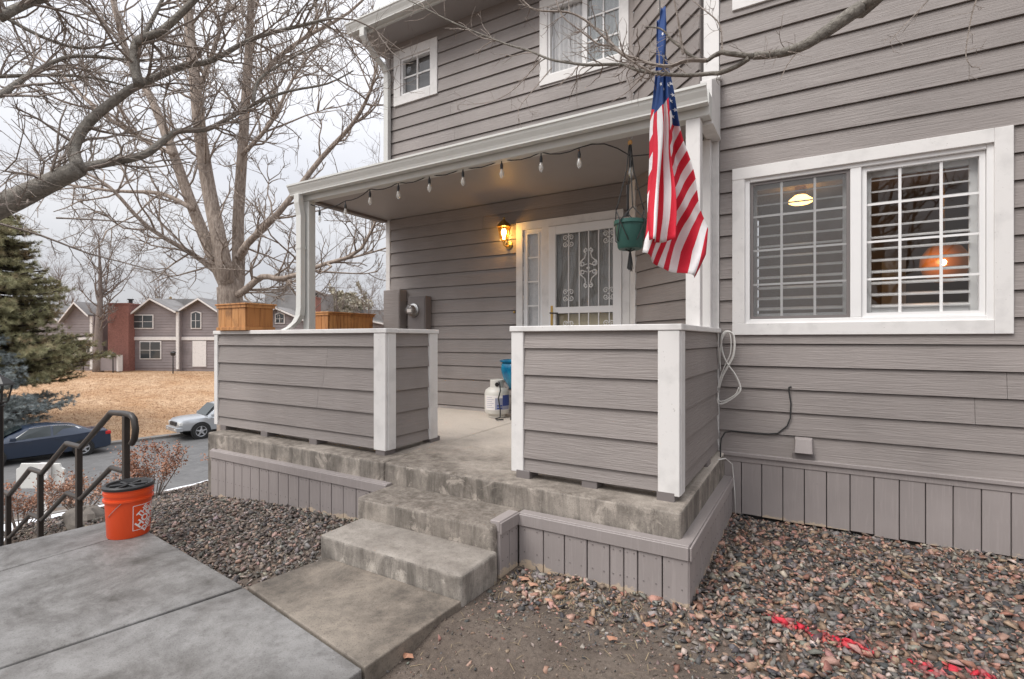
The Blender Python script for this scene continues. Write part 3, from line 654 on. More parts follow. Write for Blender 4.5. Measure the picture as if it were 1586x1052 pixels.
# ------------------------------------------------------------------ porch half walls
PL = [.505, .602, .806, 1.0, 1.198, 1.389, 1.506]; YP = 3.21
def half_wall(label, runs, blocks, corner_boards, caps, loc):
    t = thing('porch_half_wall', label, 'half wall', loc, group='porch half walls')
    for (org, dr, nm, s0, s1) in runs:
        org, dr, nm = Vector(org), Vector(dr), Vector(nm); P = lambda s, z, n: tuple(org + dr*s + Vector((0,0,z)) + nm*n)
        obj('core', MB().hexa([P(s0,.51,-.001),P(s1,.51,-.001),P(s1,.51,-.10),P(s0,.51,-.10),P(s0,1.505,-.001),P(s1,1.505,-.001),P(s1,1.505,-.10),P(s0,1.505,-.10)]), 'siding', t)
        lap_wall('', org, dr, nm, s0, s1, PL, [], 'siding', t, shea=False)
    for a, b in corner_boards: quickbox('corner_board', a, b, 'white', t, .004)
    for a, b in caps: quickbox('cap', a, b, 'white', t, .004)
    for x, y in blocks: quickbox('foot_block', (x-.055, y-.085, .447), (x+.055, y+.05, .511), 'meter_paint', t, .003)
    return t
half_wall('long grey lap-sided half wall with white cap carrying the cedar planters', [((0,YP,0),(1,0,0),(0,-1,0),-5.72,-3.29), ((-3.175,0,0),(0,1,0),(1,0,0),3.30,3.80), ((-5.74,0,0),(0,-1,0),(-1,0,0),-5.5,-3.3)],
    [(-5.60,3.27),(-4.86,3.27),(-4.1,3.27),(-3.22,3.27),(-3.20,3.86),(-5.55,4.4)],
    [((-5.765,YP-.03,.505),(-5.70,YP+.06,1.506)), ((-3.29,YP-.032,.495),(-3.150,YP-.002,1.506)), ((-3.172,YP-.0015,.495),(-3.145,3.305,1.506)), ((-3.18,3.755,.50),(-3.143,3.875,1.506))],
    [((-5.775,YP-.038,1.507),(-3.135,YP+.11,1.546)), ((-3.275,YP+.111,1.507),(-3.1352,3.885,1.545)), ((-5.774,YP+.111,1.507),(-5.62,5.5,1.545))], (-4.5,3.2,.465))
half_wall('short grey lap-sided half wall with white corner beside the window wall', [((0,YP,0),(1,0,0),(0,-1,0),-1.80,-.835), ((-.735,0,0),(0,1,0),(1,0,0),3.30,4.69)],
    [(-1.80,3.26),(-.79,3.26),(-.76,4.2),(-1.3,3.28)],
    [((-1.90,YP-.03,.495),(-1.80,YP+.06,1.506)), ((-.838,YP-.034,.490),(-.706,YP-.002,1.506)), ((-.734,YP-.0015,.49),(-.702,3.315,1.506))],
    [((-1.91,YP-.04,1.507),(-.692,YP+.11,1.546)), ((-.83,YP+.111,1.507),(-.6922,4.692,1.545))], (-1.2,3.2,.465))
# ------------------------------------------------------------------ porch skirting
def skirting(label, loc, segs, groupcaps):
    t = thing('porch_skirting', label, 'skirting', loc, group='porch skirtings')
    for o, d, n, xs, zt, zb in segs:
        o, d, n = Vector(o), Vector(d), Vector(n); P = lambda s, z, k: tuple(o + d*s + n*k + Vector((0,0,z)))
        for i, (a, b) in enumerate(zip(xs[:-1], xs[1:])):
            f0 = (a - xs[0])/(xs[-1]-xs[0]); bt = zb[0] + (zb[1]-zb[0])*f0 + random.uniform(-.012,.012); a += .0035; b -= .0035; j = random.uniform(0,.003)
            obj('skirt_board', MB().hexa([P(a,bt,.022+j),P(b,bt,.022+j),P(b,bt,0),P(a,bt,0),P(a,zt-.06,.022+j),P(b,zt-.06,.022+j),P(b,zt-.06,0),P(a,zt-.06,0)]), 'skirt_paint', t, bevel=.003)
        s0, s1 = xs[0], xs[-1]
        obj('top_rail', MB().hexa([P(s0,zt-.075,.036),P(s1,zt-.075,.036),P(s1,zt-.075,.023),P(s0,zt-.075,.023),P(s0,zt,.036),P(s1,zt,.036),P(s1,zt,.023),P(s0,zt,.023)]), 'skirt_paint', t, bevel=.003)
        obj('ledger', MB().hexa([P(s0,zt-.06,.0225),P(s1,zt-.06,.0225),P(s1,zt-.06,-.05),P(s0,zt-.06,-.05),P(s0,zt+.006,.0225),P(s1,zt+.006,.0225),P(s1,zt+.006,-.05),P(s0,zt+.006,-.05)]), 'skirt_paint', t, bevel=.003)
        obj('backing', MB().hexa([P(s0,zb[0]-.05,-.004),P(s1,zb[1]-.05,-.004),P(s1,zb[1]-.05,-.02),P(s0,zb[0]-.05,-.02),P(s0,zt-.062,-.004),P(s1,zt-.062,-.004),P(s1,zt-.062,-.02),P(s0,zt-.062,-.02)]), 'shadow_gap', t)
        for i, (a, b) in enumerate(zip(xs[:-1], xs[1:])):
            mb = MB()
            for q in (.25, .75):
                for z in (zt-.10, (zt-.1+zb[0])*.42): mb.lathe([(.005,0),(.004,.0015)], P(a+(b-a)*q, z, .0255), 6, d, (0,0,1), n)
            obj('screw_head', mb, 'meter_paint', t)
    return t
skirting('short grey board skirting below the white-cornered half wall', (-1.2, 2.95, 0), [
    ((0,2.965,0),(1,0,0),(0,-1,0),[-1.70,-1.514,-1.364,-1.211,-1.065,-.977,-.893,-.75,-.6035],.290,(-.085,-.06)),
    ((-.625,0,0),(0,1,0),(1,0,0),[2.943,3.10,3.30,3.46,3.67,3.85,4.05,4.25,4.46,4.66],.286,(-.06,-.03)),
    ((-1.725,0,0),(0,1,0),(1,0,0),[2.71,2.83,2.942],.297,(-.08,-.08))], None)
skirting('long grey board skirting beside the gravel bed left of the steps', (-4.3, 2.98, 0), [
    ((0,2.995,0),(1,0,0),(0,-1,0),[-5.45,-5.314,-5.174,-5.03,-4.893,-4.75,-4.607,-4.457,-4.313,-4.166,-4.018,-3.874,-3.726,-3.58,-3.431,-3.277,-3.12,-2.93],.290,(-.20,-.06)),
    ((-5.46,0,0),(0,-1,0),(-1,0,0),[-5.4,-5.0,-4.6,-4.2,-3.8,-3.4,-3.0],.290,(-.25,-.22))], None)

# ------------------------------------------------------------------ cedar planters
def planter(label, c, lx, ly, h=.285):
    t = thing('planter_box', label, 'planter', c, group='cedar planters on the half wall'); x, y, z = c
    for ax in range(2):
        L_ = lx if ax == 0 else ly; n = 4 if L_ > .45 else 2
        for s in (-1, 1):
            for i in range(n):
                a = -L_/2 + L_*i/n + .002; b = a + L_/n - .004
                if ax == 0: quickbox('plank', (x+a, y+s*ly/2-.009, z+.012), (x+b, y+s*ly/2+.009, z+h-.03), 'cedar', t, .003)
                else: quickbox('plank', (x+s*lx/2-.009, y+a*.965, z+.012), (x+s*lx/2+.009, y+b*.965, z+h-.03), 'cedar', t, .003)
    for zz, k, hh in ((0, .020, .035), (h-.045, .020, .03)):
        for s in (-1, 1):
            quickbox('band', (x-lx/2-k, y+s*(ly/2+.015)-.006, z+zz), (x+lx/2+k, y+s*(ly/2+.015)+.006, z+zz+hh), 'cedar', t, .002)
            quickbox('band', (x+s*(lx/2+.015)-.006, y-ly/2-.0088, z+zz), (x+s*(lx/2+.015)+.006, y+ly/2+.0088, z+zz+hh), 'cedar', t, .002)
    for s in (-1, 1):
        quickbox('rim', (x-lx/2-.035, y+s*(ly/2-.005)-.035, z+h-.0145), (x+lx/2+.035, y+s*(ly/2-.005)+.035, z+h+.003), 'cedar', t, .003)
        quickbox('rim', (x+s*(lx/2-.0)-.035, y-ly/2+.031, z+h-.014), (x+s*(lx/2)+.035, y+ly/2-.031, z+h+.002), 'cedar', t, .003)
    quickbox('soil', (x-lx/2+.01, y-ly/2+.01, z+.02), (x+lx/2-.01, y+ly/2-.01, z+h-.06), 'dirt', t)
planter('cedar planter box on the outer front corner of the half wall', (-5.36, 3.30, 1.547), .50, .30)
planter('cedar planter box behind the porch post near the electric meter', (-5.64, 4.92, 1.547), .25, .78, .27)

# ------------------------------------------------------------------ electric meter and panel
t = thing('electrical_panel', 'tall flat grey electrical panel box at the house corner', 'panel box', (-5.28, YB-.1, .8))
quickbox('cabinet', (-5.44, YB-.17, .8), (-5.12, YB-.021, 2.17), 'siding', t, .006); quickbox('door_panel', (-5.43, YB-.178, .9), (-5.13, YB-.171, 2.12), 'siding', t, .003)
t = thing('electric_meter', 'grey electric meter box with round glass dial', 'meter', (-4.83, YB-.1, 1.2))
mc = quickbox('cabinet', (-4.985, YB-.15, 1.25), (-4.66, YB-.021, 2.06), 'meter_paint', t, .006)
quickbox('cover', (-4.972, YB-.158, 1.28), (-4.675, YB-.151, 2.03), 'meter_paint', t, .003)
c = (-4.86, YB-.159, 1.86)
obj('dial_ring', MB().lathe([(.095,0),(.095,.02),(.085,.025)], c, 24, (1,0,0), (0,0,1), (0,-1,0)), 'steel', t, smooth=40)
obj('dial_face', MB().lathe([(.07,0),(.07,.05),(.055,.07),(0.0001,.071)], (c[0],c[1]-.0255,c[2]), 24, (1,0,0), (0,0,1), (0,-1,0)), 'meter_paint', t, smooth=40)
obj('dial_glass', MB().lathe([(.08,0),(.08,.06),(.072,.085),(.04,.1),(0.0001,.102)], (c[0],c[1]-.026,c[2]), 24, (1,0,0), (0,0,1), (0,-1,0)), 'bulb_glass', t, smooth=True)
quickbox('dial_plate', (c[0]-.04, c[1]-.1005, c[2]-.03), (c[0]+.04, c[1]-.0985, c[2]+.015), 'print_white', t)
obj('conduit', MB().tube([(-5.05,YB-.06,.52),(-5.05,YB-.06,1.6)], .025, 10), 'meter_paint', t, smooth=40)

# ------------------------------------------------------------------ wall lantern (lit)
lx_, lz = -3.375, 2.80; ly_ = YB - .15
t = thing('wall_lantern', 'brass coach lantern glowing on the wall left of the door', 'lantern', (lx_, YB-.02, 2.6))
obj('back_plate', MB().lathe([(.05,0),(.05,.012),(.02,.02)], (lx_, YB-.022, 2.66), 16, (1,0,0), (0,0,1), (0,-1,0)), 'brass', t, smooth=40)
obj('arm', MB().tube([(lx_,YB-.03,2.66),(lx_,YB-.08,2.63),(lx_,ly_,2.64),(lx_,ly_,2.70)], .010, 8), 'brass', t, smooth=True)
obj('finial', MB().lathe([(.001,-.03),(.013,-.015),(.008,0),(.02,.012),(.03,.03)], (lx_,ly_,2.67), 12), 'brass', t, smooth=True)
hx = lambda r, z: [(lx_+r*math.cos(a), ly_+r*math.sin(a), z) for a in [k*math.pi/3 for k in range(6)]]
b0, b1 = hx(.052, 2.705), hx(.092, 2.87)
for k in range(6):
    obj('glass_pane', MB().add([b0[k], b0[(k+1)%6], b1[(k+1)%6], b1[k]], [(0,1,2,3)]), 'lantern_glass', t)
    obj('rib', MB().tube([b0[k], b1[k]], .005, 5), 'brass', t)
obj('roof', MB().lathe([(.102,2.868),(.098,2.882),(.055,2.925),(.02,2.955),(.012,2.97),(.018,2.985),(.001,3.0)], (lx_,ly_,0), 6), 'brass', t)
obj('bulb', MB().lathe([(.012,2.715),(.014,2.75),(.03,2.79),(.032,2.815),(.018,2.845),(.001,2.85)], (lx_,ly_,0), 12), 'lamp_hot', t, smooth=True)
pl = bpy.data.lights.new('lantern_light', 'POINT'); pl.energy = 9; pl.color = (1,.55,.18); pl.shadow_soft_size = .04
po = bpy.data.objects.new('lantern_light', pl); COL.objects.link(po); po.parent = t; po.location = Vector((lx_, ly_-.0, 2.80)) - WLOC[t.name]
obj('doorbell', MB().lathe([(.001,.016),(.012,.014),(.016,0)][::-1], (-3.30, YB-.02, 1.80), 12, (1,0,0), (0,0,1), (0,-1,0)), 'brass', None, smooth=True)
tag(bpy.data.objects['doorbell'], 'small brass doorbell button left of the sidelight', 'doorbell')

# ------------------------------------------------------------------ interior lamps behind the window
t = thing('ceiling_light', 'glowing oval ceiling light seen through the left window sash', 'ceiling light', (-.14, 6.7, 3.2))
obj('canopy', MB().lathe([(.06,3.1),(.06,3.2)], (-.14,6.7,0), 20), 'brass', t); obj('shade', MB().lathe([(.001,3.0),(.09,3.005),(.12,3.02),(.12,3.05),(.06,3.1)], (-.14,6.7,0), 24), 'lamp_glow', t, smooth=True)
t = thing('pendant_lamp', 'amber glass globe pendant seen through the right window sash', 'pendant lamp', (1.10, 6.5, 3.2))
obj('cord', MB().tube([(1.10,6.5,3.2),(1.10,6.5,2.38)], .008, 6), 'brass', t); obj('globe', MB().lathe([(.04,2.40),(.13,2.36),(.19,2.27),(.20,2.18),(.16,2.08),(.08,2.02),(.001,2.01)][::-1], (1.10,6.5,0), 24), 'amber_globe', t, smooth=True)
obj('hot_bulb', MB().lathe([(.001,-.03),(.022,-.02),(.03,0),(.022,.02),(.001,.03)], (1.06,6.32,2.19), 12), 'lamp_hot', t, smooth=True)
pl = bpy.data.lights.new('pendant_light', 'POINT'); pl.energy = 5; pl.color = (1,.5,.2); pl.shadow_soft_size = .1
po = bpy.data.objects.new('pendant_light', pl); COL.objects.link(po); po.parent = t; po.location = Vector((.9, 6.1, 2.2)) - WLOC[t.name]

# ------------------------------------------------------------------ string lights along the beam
t = thing('string_lights', 'black string of clear bulbs looped along the porch beam', 'string lights', (-3, 4.0, 3.1))
bulbs = []
for u, v in ((495,322),(535,311),(573,293),(617,283),(665,271),(717,260),(777,247),(838,236),(897,229),(977,242)): bulbs.append(atY(u, v, 4.22 if u < 900 else 4.30))
wire = [atY(480, 316, 4.20), atY(487, 319, 4.21)]
for i, p in enumerate(bulbs):
    if i:
        q = bulbs[i-1]; sag = .035 if i < 9 else .0
        for f in (.25,.5,.75): wire.append(q.lerp(p, f) - Vector((0,0,sag*4*f*(1-f))) + (Vector((0,0,.07*math.sin(f*math.pi))) if i == 9 else Vector()))
    wire.append(p)
wire += [atY(1000, 240, 4.33), atY(1040, 236, 4.4)]
obj('wire', MB().tube(wire, .0055, 6), 'cord_black', t, smooth=True)
for i, p in enumerate(bulbs):
    x, y, z = p; dz = .0
    obj('socket', MB().lathe([(.005,0),(.006,-.03),(.012,-.045),(.015,-.06),(.014,-.09),(.012,-.095)][::-1], (x,y,z), 10), 'black_plastic', t, smooth=40)
    obj('bulb', MB().lathe([(.012,-.095),(.015,-.11),(.021,-.135),(.022,-.15),(.017,-.17),(.005,-.186),(.001,-.188)][::-1], (x,y,z), 12), 'string_bulb', t, smooth=True)
    obj('filament', MB().tube([(x-.008,y,z-.10),(x-.006,y,z-.16),(x,y,z-.165),(x+.006,y,z-.16),(x+.008,y,z-.10)], .0018, 4), 'brass', t)
# ------------------------------------------------------------------ hanging planter
hxp = Vector((-1.362, 4.27, 0)); X, Y = hxp.x, hxp.y
t = thing('hanging_planter', 'green pot hanging in a black knotted cord hanger from the porch ceiling', 'hanging planter', (X, Y, 2.05))
obj('hook', MB().tube([(X,Y,3.236),(X,Y,3.205)] + [(X+.02*math.sin(a), Y, 3.185+.02*math.cos(a)) for a in [k*.55 for k in range(11)]], .003, 6), 'steel', t)
obj('bead', MB().lathe([(.001,3.118),(.016,3.125),(.021,3.14),(.016,3.155),(.001,3.162)], (X,Y,0), 12), 'bead', t, smooth=True)
obj('pot', MB().lathe([(.001,2.225),(.095,2.225),(.105,2.24),(.126,2.43),(.138,2.435),(.138,2.465),(.129,2.465),(.119,2.40),(.001,2.40)], (X,Y,0), 28), 'pot_green', t, smooth=40)
obj('soil', MB().lathe([(.001,2.415),(.122,2.41)], (X,Y,0), 20), 'dirt', t)
for k in range(4):
    a = .5 + k*math.pi/2; c, s = math.cos(a), math.sin(a); a2 = a + math.pi/4; 
    top = (X + .008*c, Y + .008*s, 3.12)
    mb = MB().tube([top, (X+.03*c, Y+.03*s, 2.90), (X+.10*c, Y+.10*s, 2.62), (X+.12*c, Y+.12*s, 2.56)], .0052, 5)
    for sg in (-1, 1):
        b = a + sg*math.pi/4
        mb.tube([(X+.12*c, Y+.12*s, 2.56), (X+.152*math.cos(b), Y+.152*math.sin(b), 2.45), (X+.122*math.cos(a+sg*.35), Y+.122*math.sin(a+sg*.35), 2.30), (X+.03*c, Y+.03*s, 2.218), (X, Y, 2.205)], .005, 5)
    obj('cord', mb, 'cord_black', t, smooth=True)
mb = MB()
for k in range(14):
    a = k*2.4; mb.tube([(X,Y,2.21),(X+.012*math.cos(a),Y+.012*math.sin(a),2.15),(X+.03*math.cos(a)*random.uniform(.3,1),Y+.03*math.sin(a),random.uniform(2.03,2.07))], [.007,.005,.003], 4)
obj('tassel', mb, 'cord_black', t)

# ------------------------------------------------------------------ propane tank, glazed pot on its stand
X, Y = -3.37, 5.30; z0 = .497
t = thing('propane_tank', 'white propane tank with a blue label on the porch floor', 'propane tank', (X, Y, z0))
obj('tank', MB().lathe([(.10,.035),(.14,.05),(.152,.09),(.153,.29),(.140,.335),(.10,.365),(.03,.375)], (X,Y,z0), 32), 'tank_white', t, smooth=50)
obj('foot_ring', MB().lathe([(.105,0),(.105,.045),(.098,.045),(.098,0)], (X,Y,z0), 28), 'tank_white', t, smooth=40)
def lath_arc(r, a0, a1, zA, zB, n=14):
    mb = MB()
    for i in range(n+1):
        a = a0 + (a1-a0)*i/n; mb.v += [(X+r*math.cos(a), Y+r*math.sin(a), z0+zA), (X+r*math.cos(a), Y+r*math.sin(a), z0+zB)]
    for i in range(n): mb.f.append((2*i,2*i+2,2*i+3,2*i+1)); mb.m.append(0)
    return mb
va = math.atan2(-Y, -X)
obj('collar', MB().lathe([(.085,.35),(.085,.455),(.079,.462),(.076,.455),(.076,.35)], (X,Y,z0), 24), 'tank_white', t, smooth=40)
obj('collar_opening_shade', MB().lathe([(.026,0),(.026,.003)], (X+.0865*math.cos(va), Y+.0865*math.sin(va), z0+.405), 14, (-math.sin(va), math.cos(va), 0), (0,0,1), (math.cos(va), math.sin(va), 0)), 'shadow_gap', t)  # flat dark disc in place of the shaded hole in the collar
obj('valve', MB().lathe([(.03,.37),(.03,.40),(.015,.40),(.015,.45)], (X,Y,z0), 12), 'brass', t)
obj('label_white', lath_arc(.1545, va-1.1, va+1.25, .10, .275), 'print_white', t, smooth=True)
obj('label_grey', lath_arc(.1552, va-.15, va+1.2, .105, .245), 'print_grey', t, smooth=True)
obj('label_blue', lath_arc(.1558, va+.45, va+1.25, .15, .28), 'print_blue', t, smooth=True)
for i in range(6): obj('print_line', lath_arc(.1556, va-.95, va-.95+(.7 if i % 2 else .55), .25-.024*i, .2545-.024*i), 'print_grey', t)
for i in range(2): obj('print_line', lath_arc(.1560, va+.0, va+.42, .145-.03*i, .162-.03*i), 'print_blue', t)
obj('hose', MB().tube([(X+.03,Y-.02,z0+.44),(X+.10,Y-.10,z0+.43),(X+.135,Y-.135,z0+.34),(X+.115,Y-.15,z0+.25),(X+.15,Y-.165,z0+.12),(X+.16,Y-.18,z0+.03),(X+.12,Y-.22,z0+.012),(X+.17,Y-.26,z0+.012),(X+.23,Y-.22,z0+.012)], .008, 7), 'rubber', t, smooth=True)
X, Y = -3.04, 5.28
t = thing('plant_stand', 'black iron ring stand under the blue pot', 'plant stand', (X, Y, z0))
obj('ring', MB().tube([(X+.13*math.cos(k*.3142), Y+.13*math.sin(k*.3142), z0+.36) for k in range(21)], .008, 6), 'black_metal', t, smooth=True)
for k in range(3):
    a = k*2.094+.4; obj('leg', MB().tube([(X+.13*math.cos(a),Y+.13*math.sin(a),z0+.36),(X+.11*math.cos(a),Y+.11*math.sin(a),z0+.15),(X+.17*math.cos(a),Y+.17*math.sin(a),z0+.01)], .008, 6), 'black_metal', t, smooth=True)
t = thing('glazed_pot', 'glossy blue ceramic pot beside the propane tank', 'pot', (X, Y, z0+.36))
obj('pot', MB().lathe([(.001,.355),(.10,.355),(.125,.37),(.20,.50),(.225,.60),(.215,.665),(.205,.675),(.235,.69),(.238,.705),(.22,.712),(.20,.70),(.19,.65),(.001,.62)], (X,Y,z0), 36), 'pot_blue', t, smooth=40)

# ------------------------------------------------------------------ cables and vent hood on the right wall
def coil():
    mb = MB(); pts = []
    P = lambda u, v, d=0: atY(u, v, 4.655 + d)
    loop = [(1113,600),(1110,622),(1120,624),(1140,611),(1146,600),(1138,580),(1124,560),(1117,540),(1117,522),(1124,513),(1134,516),(1137,530),(1135,550),(1127,566),(1117,585),(1112,605)]
    loop2 = [(1116,575),(1115,545),(1119,524),(1128,515),(1132,525),(1131,548),(1122,568),(1114,590),(1111,612),(1117,622),(1138,612),(1144,600)]
    up = [(1113,507),(1112,530),(1114,560)]
    def sm(l):
        P_ = [Vector((u,v,0)) for u, v in l]; Q = []
        for i in range(len(P_)-1):
            p0, p1, p2, p3 = P_[max(i-1,0)], P_[i], P_[i+1], P_[min(i+2,len(P_)-1)]
            for k in range(4):
                t = k/4; q = .5*((2*p1)+(p2-p0)*t+(2*p0-5*p1+4*p2-p3)*t*t+(3*p1-p0-3*p2+p3)*t**3); Q.append((q.x,q.y))
        return Q + [l[-1]]
    loop, loop2 = sm(loop), sm(loop2)
    for l, d in ((loop,0),(loop2,-.012),([(u+1.5,v+1) for u, v in loop],-.02)): mb.tube([P(u,v,d) for u, v in l], .0042, 6)
    mb.tube([P(u,v,-.005) for u, v in up], .005, 6); return mb
tag(obj('cable_coil', coil(), 'cable_white', smooth=True), 'white cable looped and tied at the wall corner by the half wall', 'cable')
tag(obj('black_cable', MB().tube([atY(u,v,YR-.028) for u, v in ((1226,599),(1222,600),(1222,606),(1225,625),(1224,648),(1219,660),(1205,671),(1185,673),(1150,670),(1133,668))] + [(-.66,YR-.04,.655),(-.69,YR-.05,.60),(-.69,4.62,.53),(-.67,4.5,.477)], .0055, 7), 'cord_black', smooth=True), 'black cable clipped to the grey siding below the window', 'cable')
tag(obj('white_lead', MB().tube([(-.672,4.40,.475),(-.64,4.55,.46),(-.60,4.64,.40),(-.585,4.66,.2),(-.575,4.66,-.02)], .005, 6), 'cable_white', smooth=True), 'thin white lead dropping from the porch slab into the gravel', 'cable')
t = thing('vent_hood', 'small grey louvred vent hood low on the siding', 'vent', (-.075, YR, .5))
obj('hood', MB().hexa([(-.14,YR-.085,.545),(-.015,YR-.085,.545),(-.01,YR-.015,.545),(-.145,YR-.015,.545),(-.135,YR-.05,.655),(-.02,YR-.05,.655),(-.015,YR-.015,.668),(-.14,YR-.015,.668)]), 'skirt_paint', t, bevel=.004)
quickbox('flange', (-.155, YR-.045, .47), (.0, YR-.016, .54), 'meter_paint', t, .003)

# ------------------------------------------------------------------ flag
t = thing('american_flag', 'stars and stripes flag hanging in folds before the porch', 'flag', (-.70, 2.96, 1.8))
S = 2.9/FPX; base = Vector((FW[0]*2.9, FW[1]*2.9, CZ)); RV = Vector((RT[0], RT[1], 0)); FV = Vector((FW[0], FW[1], 0))
def fpt(u, v, n=0): return base + RV*((u-CX)*S) + Vector((0,0,-(v-CY)*S)) + FV*n
def sheet(left, right, rows, cols, uvf, depth, name):
    """left/right: outline polylines (v -> u); quads between, with folds along the width"""
    mb = MB(); uv = []
    lv, lu = zip(*[(v, u) for u, v in left]); rv, ru = zip(*[(v, u) for u, v in right])
    for i in range(rows+1):
        f = i/rows; v0 = lv[0] + (lv[-1]-lv[0])*f; v1 = rv[0] + (rv[-1]-rv[0])*f
        a = np.interp(v0, lv, lu); b = np.interp(v1, rv, ru)
        for j in range(cols+1):
            g = j/cols; u = a + (b-a)*g; v = v0 + (v1-v0)*g
            p = fpt(u, v, depth(g, f)); mb.v.append(tuple(p)); uv.append(uvf(u, v, g, f))
    k = cols+1
    for i in range(rows):
        for j in range(cols): mb.f.append((i*k+j, i*k+j+1, (i+1)*k+j+1, (i+1)*k+j)); mb.m.append(0)
    o = obj(name, mb, 'flag_cloth', t, smooth=True)
    l = o.data.uv_layers.new(name='UVMap'); vi = np.zeros(len(o.data.loops), np.int32); o.data.loops.foreach_get('vertex_index', vi)
    l.data.foreach_set('uv', np.array(uv, float)[vi].reshape(-1))
    so = o.modifiers.new('thickness', 'SOLIDIFY'); so.thickness = .002
    return o
# canton limit as signed value in uv.y (<0 inside the blue field)
def uv_left(u, v, g, f): return (.15 + g*4.1 + .35*f + .25*math.sin(f*7), (v - (182 - 22*g))/100)
def uv_right(u, v, g, f):
    return (((u-1040) + (v-250)*.38 + 3*math.sin(v*.022))/10.2 + 100.35, (v - (170 + (u-1035)*.75))/100)
dl = lambda g, f: -.06 + .055*math.sin(g*7 + 1 + f*3)*f + .02*math.sin(g*15 + f*9)*f + .014*math.sin(f*17 + g*4)
dr_ = lambda g, f: .05 + .075*math.sin(g*7.5 + f*4)*min(1, f*1.6) + .028*math.sin(g*15 - f*9)*f + .014*math.sin(f*19+g*6)
FL = [(1019,22),(1016,60),(1015,120),(1012,165),(1008,205),(1004,280),(999,340),(998,378)]; FR = [(1025,22),(1027,60),(1028,120),(1030,165),(1033,205),(1036,280),(1038,340),(1036,376)]
GL = [(1021,22),(1022,60),(1018,120),(1016,180),(1012,260),(1004,330),(994,392)]; GR = [(1028,22),(1036,60),(1045,110),(1054,160),(1064,215),(1076,270),(1085,320),(1098,352),(1090,396),(1073,431)]
sheet(FL, FR, 60, 16, uv_left, dl, 'cloth_fold'); sheet(GL, GR, 70, 30, uv_right, dr_, 'cloth')
def on_sheet(left, right, depth, g, f, off=-.004):
    lv, lu = zip(*[(v, u) for u, v in left]); rv, ru = zip(*[(v, u) for u, v in right])
    v0 = lv[0] + (lv[-1]-lv[0])*f; v1 = rv[0] + (rv[-1]-rv[0])*f; a = np.interp(v0, lv, lu); b = np.interp(v1, rv, ru)
    return fpt(a + (b-a)*g, v0 + (v1-v0)*g, depth(g, f) + off)
for k, (sh_, g, f) in enumerate((('l',.45,.22),('l',.3,.33),('l',.75,.34),('l',.4,.12),('r',.80,.20),('r',.72,.255),('r',.90,.29),('r',.76,.315),('r',.93,.345),('r',.80,.37),('r',.90,.245),('r',.86,.13))):
    L1, R1, dp = (FL, FR, dl) if sh_ == 'l' else (GL, GR, dr_)
    w = (np.interp(22+f*350, [22,100,200],[8,22,40]))
    pts = [on_sheet(L1, R1, dp, g + (3.4 if q % 2 == 0 else 1.45)*math.cos(math.pi/2+q*math.pi/5+.25)/ (w if sh_ == 'r' else 22), f - (3.4 if q % 2 == 0 else 1.45)*math.sin(math.pi/2+q*math.pi/5+.25)/(400 if sh_ == 'r' else 356)) for q in range(10)]
    obj('star', MB().add([tuple(p) for p in pts], [tuple(range(10))]), 'star_white', t)
obj('swivel', MB().lathe([(.004,3.295),(.010,3.305),(.016,3.33),(.010,3.345),(.018,3.36),(.018,3.40),(.008,3.42)], tuple(fpt(1022,22))[:2] + (0,), 10), 'bulb_glass', t, smooth=True)
p = fpt(1022, 22); obj('cord', MB().tube([(p.x,p.y,3.30),(p.x,p.y,3.62)], .0035, 6), 'cord_black', t)

# ------------------------------------------------------------------ orange bucket
X, Y = -4.40, 1.80
t = thing('bucket', 'orange plastic bucket with a black screw lid on the walkway corner', 'bucket', (X, Y, .002))
obj('body', MB().lathe([(.001,.004),(.128,.003),(.131,.01),(.146,.31),(.153,.312),(.154,.335),(.150,.338),(.151,.352),(.148,.356)], (X,Y,0), 48), 'bucket_orange', t, smooth=35)
obj('lip', MB().lathe([(.147,.268),(.156,.27),(.156,.283),(.148,.286)], (X,Y,0), 48), 'bucket_orange', t, smooth=35)
lid = obj('lid', MB().lathe([(.150,.352),(.160,.356),(.161,.372),(.150,.381),(.136,.379),(.128,.364),(.118,.362),(.02,.362),(.0001,.362)], (X,Y,0), 48), 'black_plastic', t, smooth=35)
mb = MB()
for k in range(3):
    a = k*math.pi/3; c, s = math.cos(a), math.sin(a); mb.extr([(-.115,-.011),(.115,-.011),(.115,.011),(-.115,.011)], (X,Y,.361), (c,s,0), (-s,c,0), (0,0,.014))
obj('lid_rib', mb, 'black_plastic', lid, bevel=.004)
va = math.atan2(-Y, -X)
rad = lambda z: .131 + .015*(z-.01)/.30 + .0008
def wrap(s, z, off=0): a = va + .86 + s/.14; r = rad(z) + off; return (X + r*math.cos(a), Y + r*math.sin(a), z)
obj('wire_handle', MB().tube([wrap(-.16+.0*i, .27) if i == 0 else wrap(-.16 - .012*i, .27-.0125*i, .004) for i in range(9)], .0022, 5), 'steel', t, smooth=True)
z0_, z1_ = .055, .235; hw = .095
for seg in ([(-hw,z0_),(hw,z0_)], [(hw,z0_),(hw,z1_)], [(hw,z1_),(-hw,z1_)], [(-hw,z1_),(-hw,z0_)]):
    mb = MB(); n = 10; (sa, za), (sb, zb) = seg
    for i in range(n+1):
        f = i/n; s_, z_ = sa+(sb-sa)*f, za+(zb-za)*f
        if za == zb: mb.v += [wrap(s_, z_-.002, .0006), wrap(s_, z_+.002, .0006)]
        else: mb.v += [wrap(s_-.002, z_, .0006), wrap(s_+.002, z_, .0006)]
    for i in range(n): mb.f.append((2*i,2*i+2,2*i+3,2*i+1)); mb.m.append(0)
    obj('logo_border', mb, 'print_white', t)
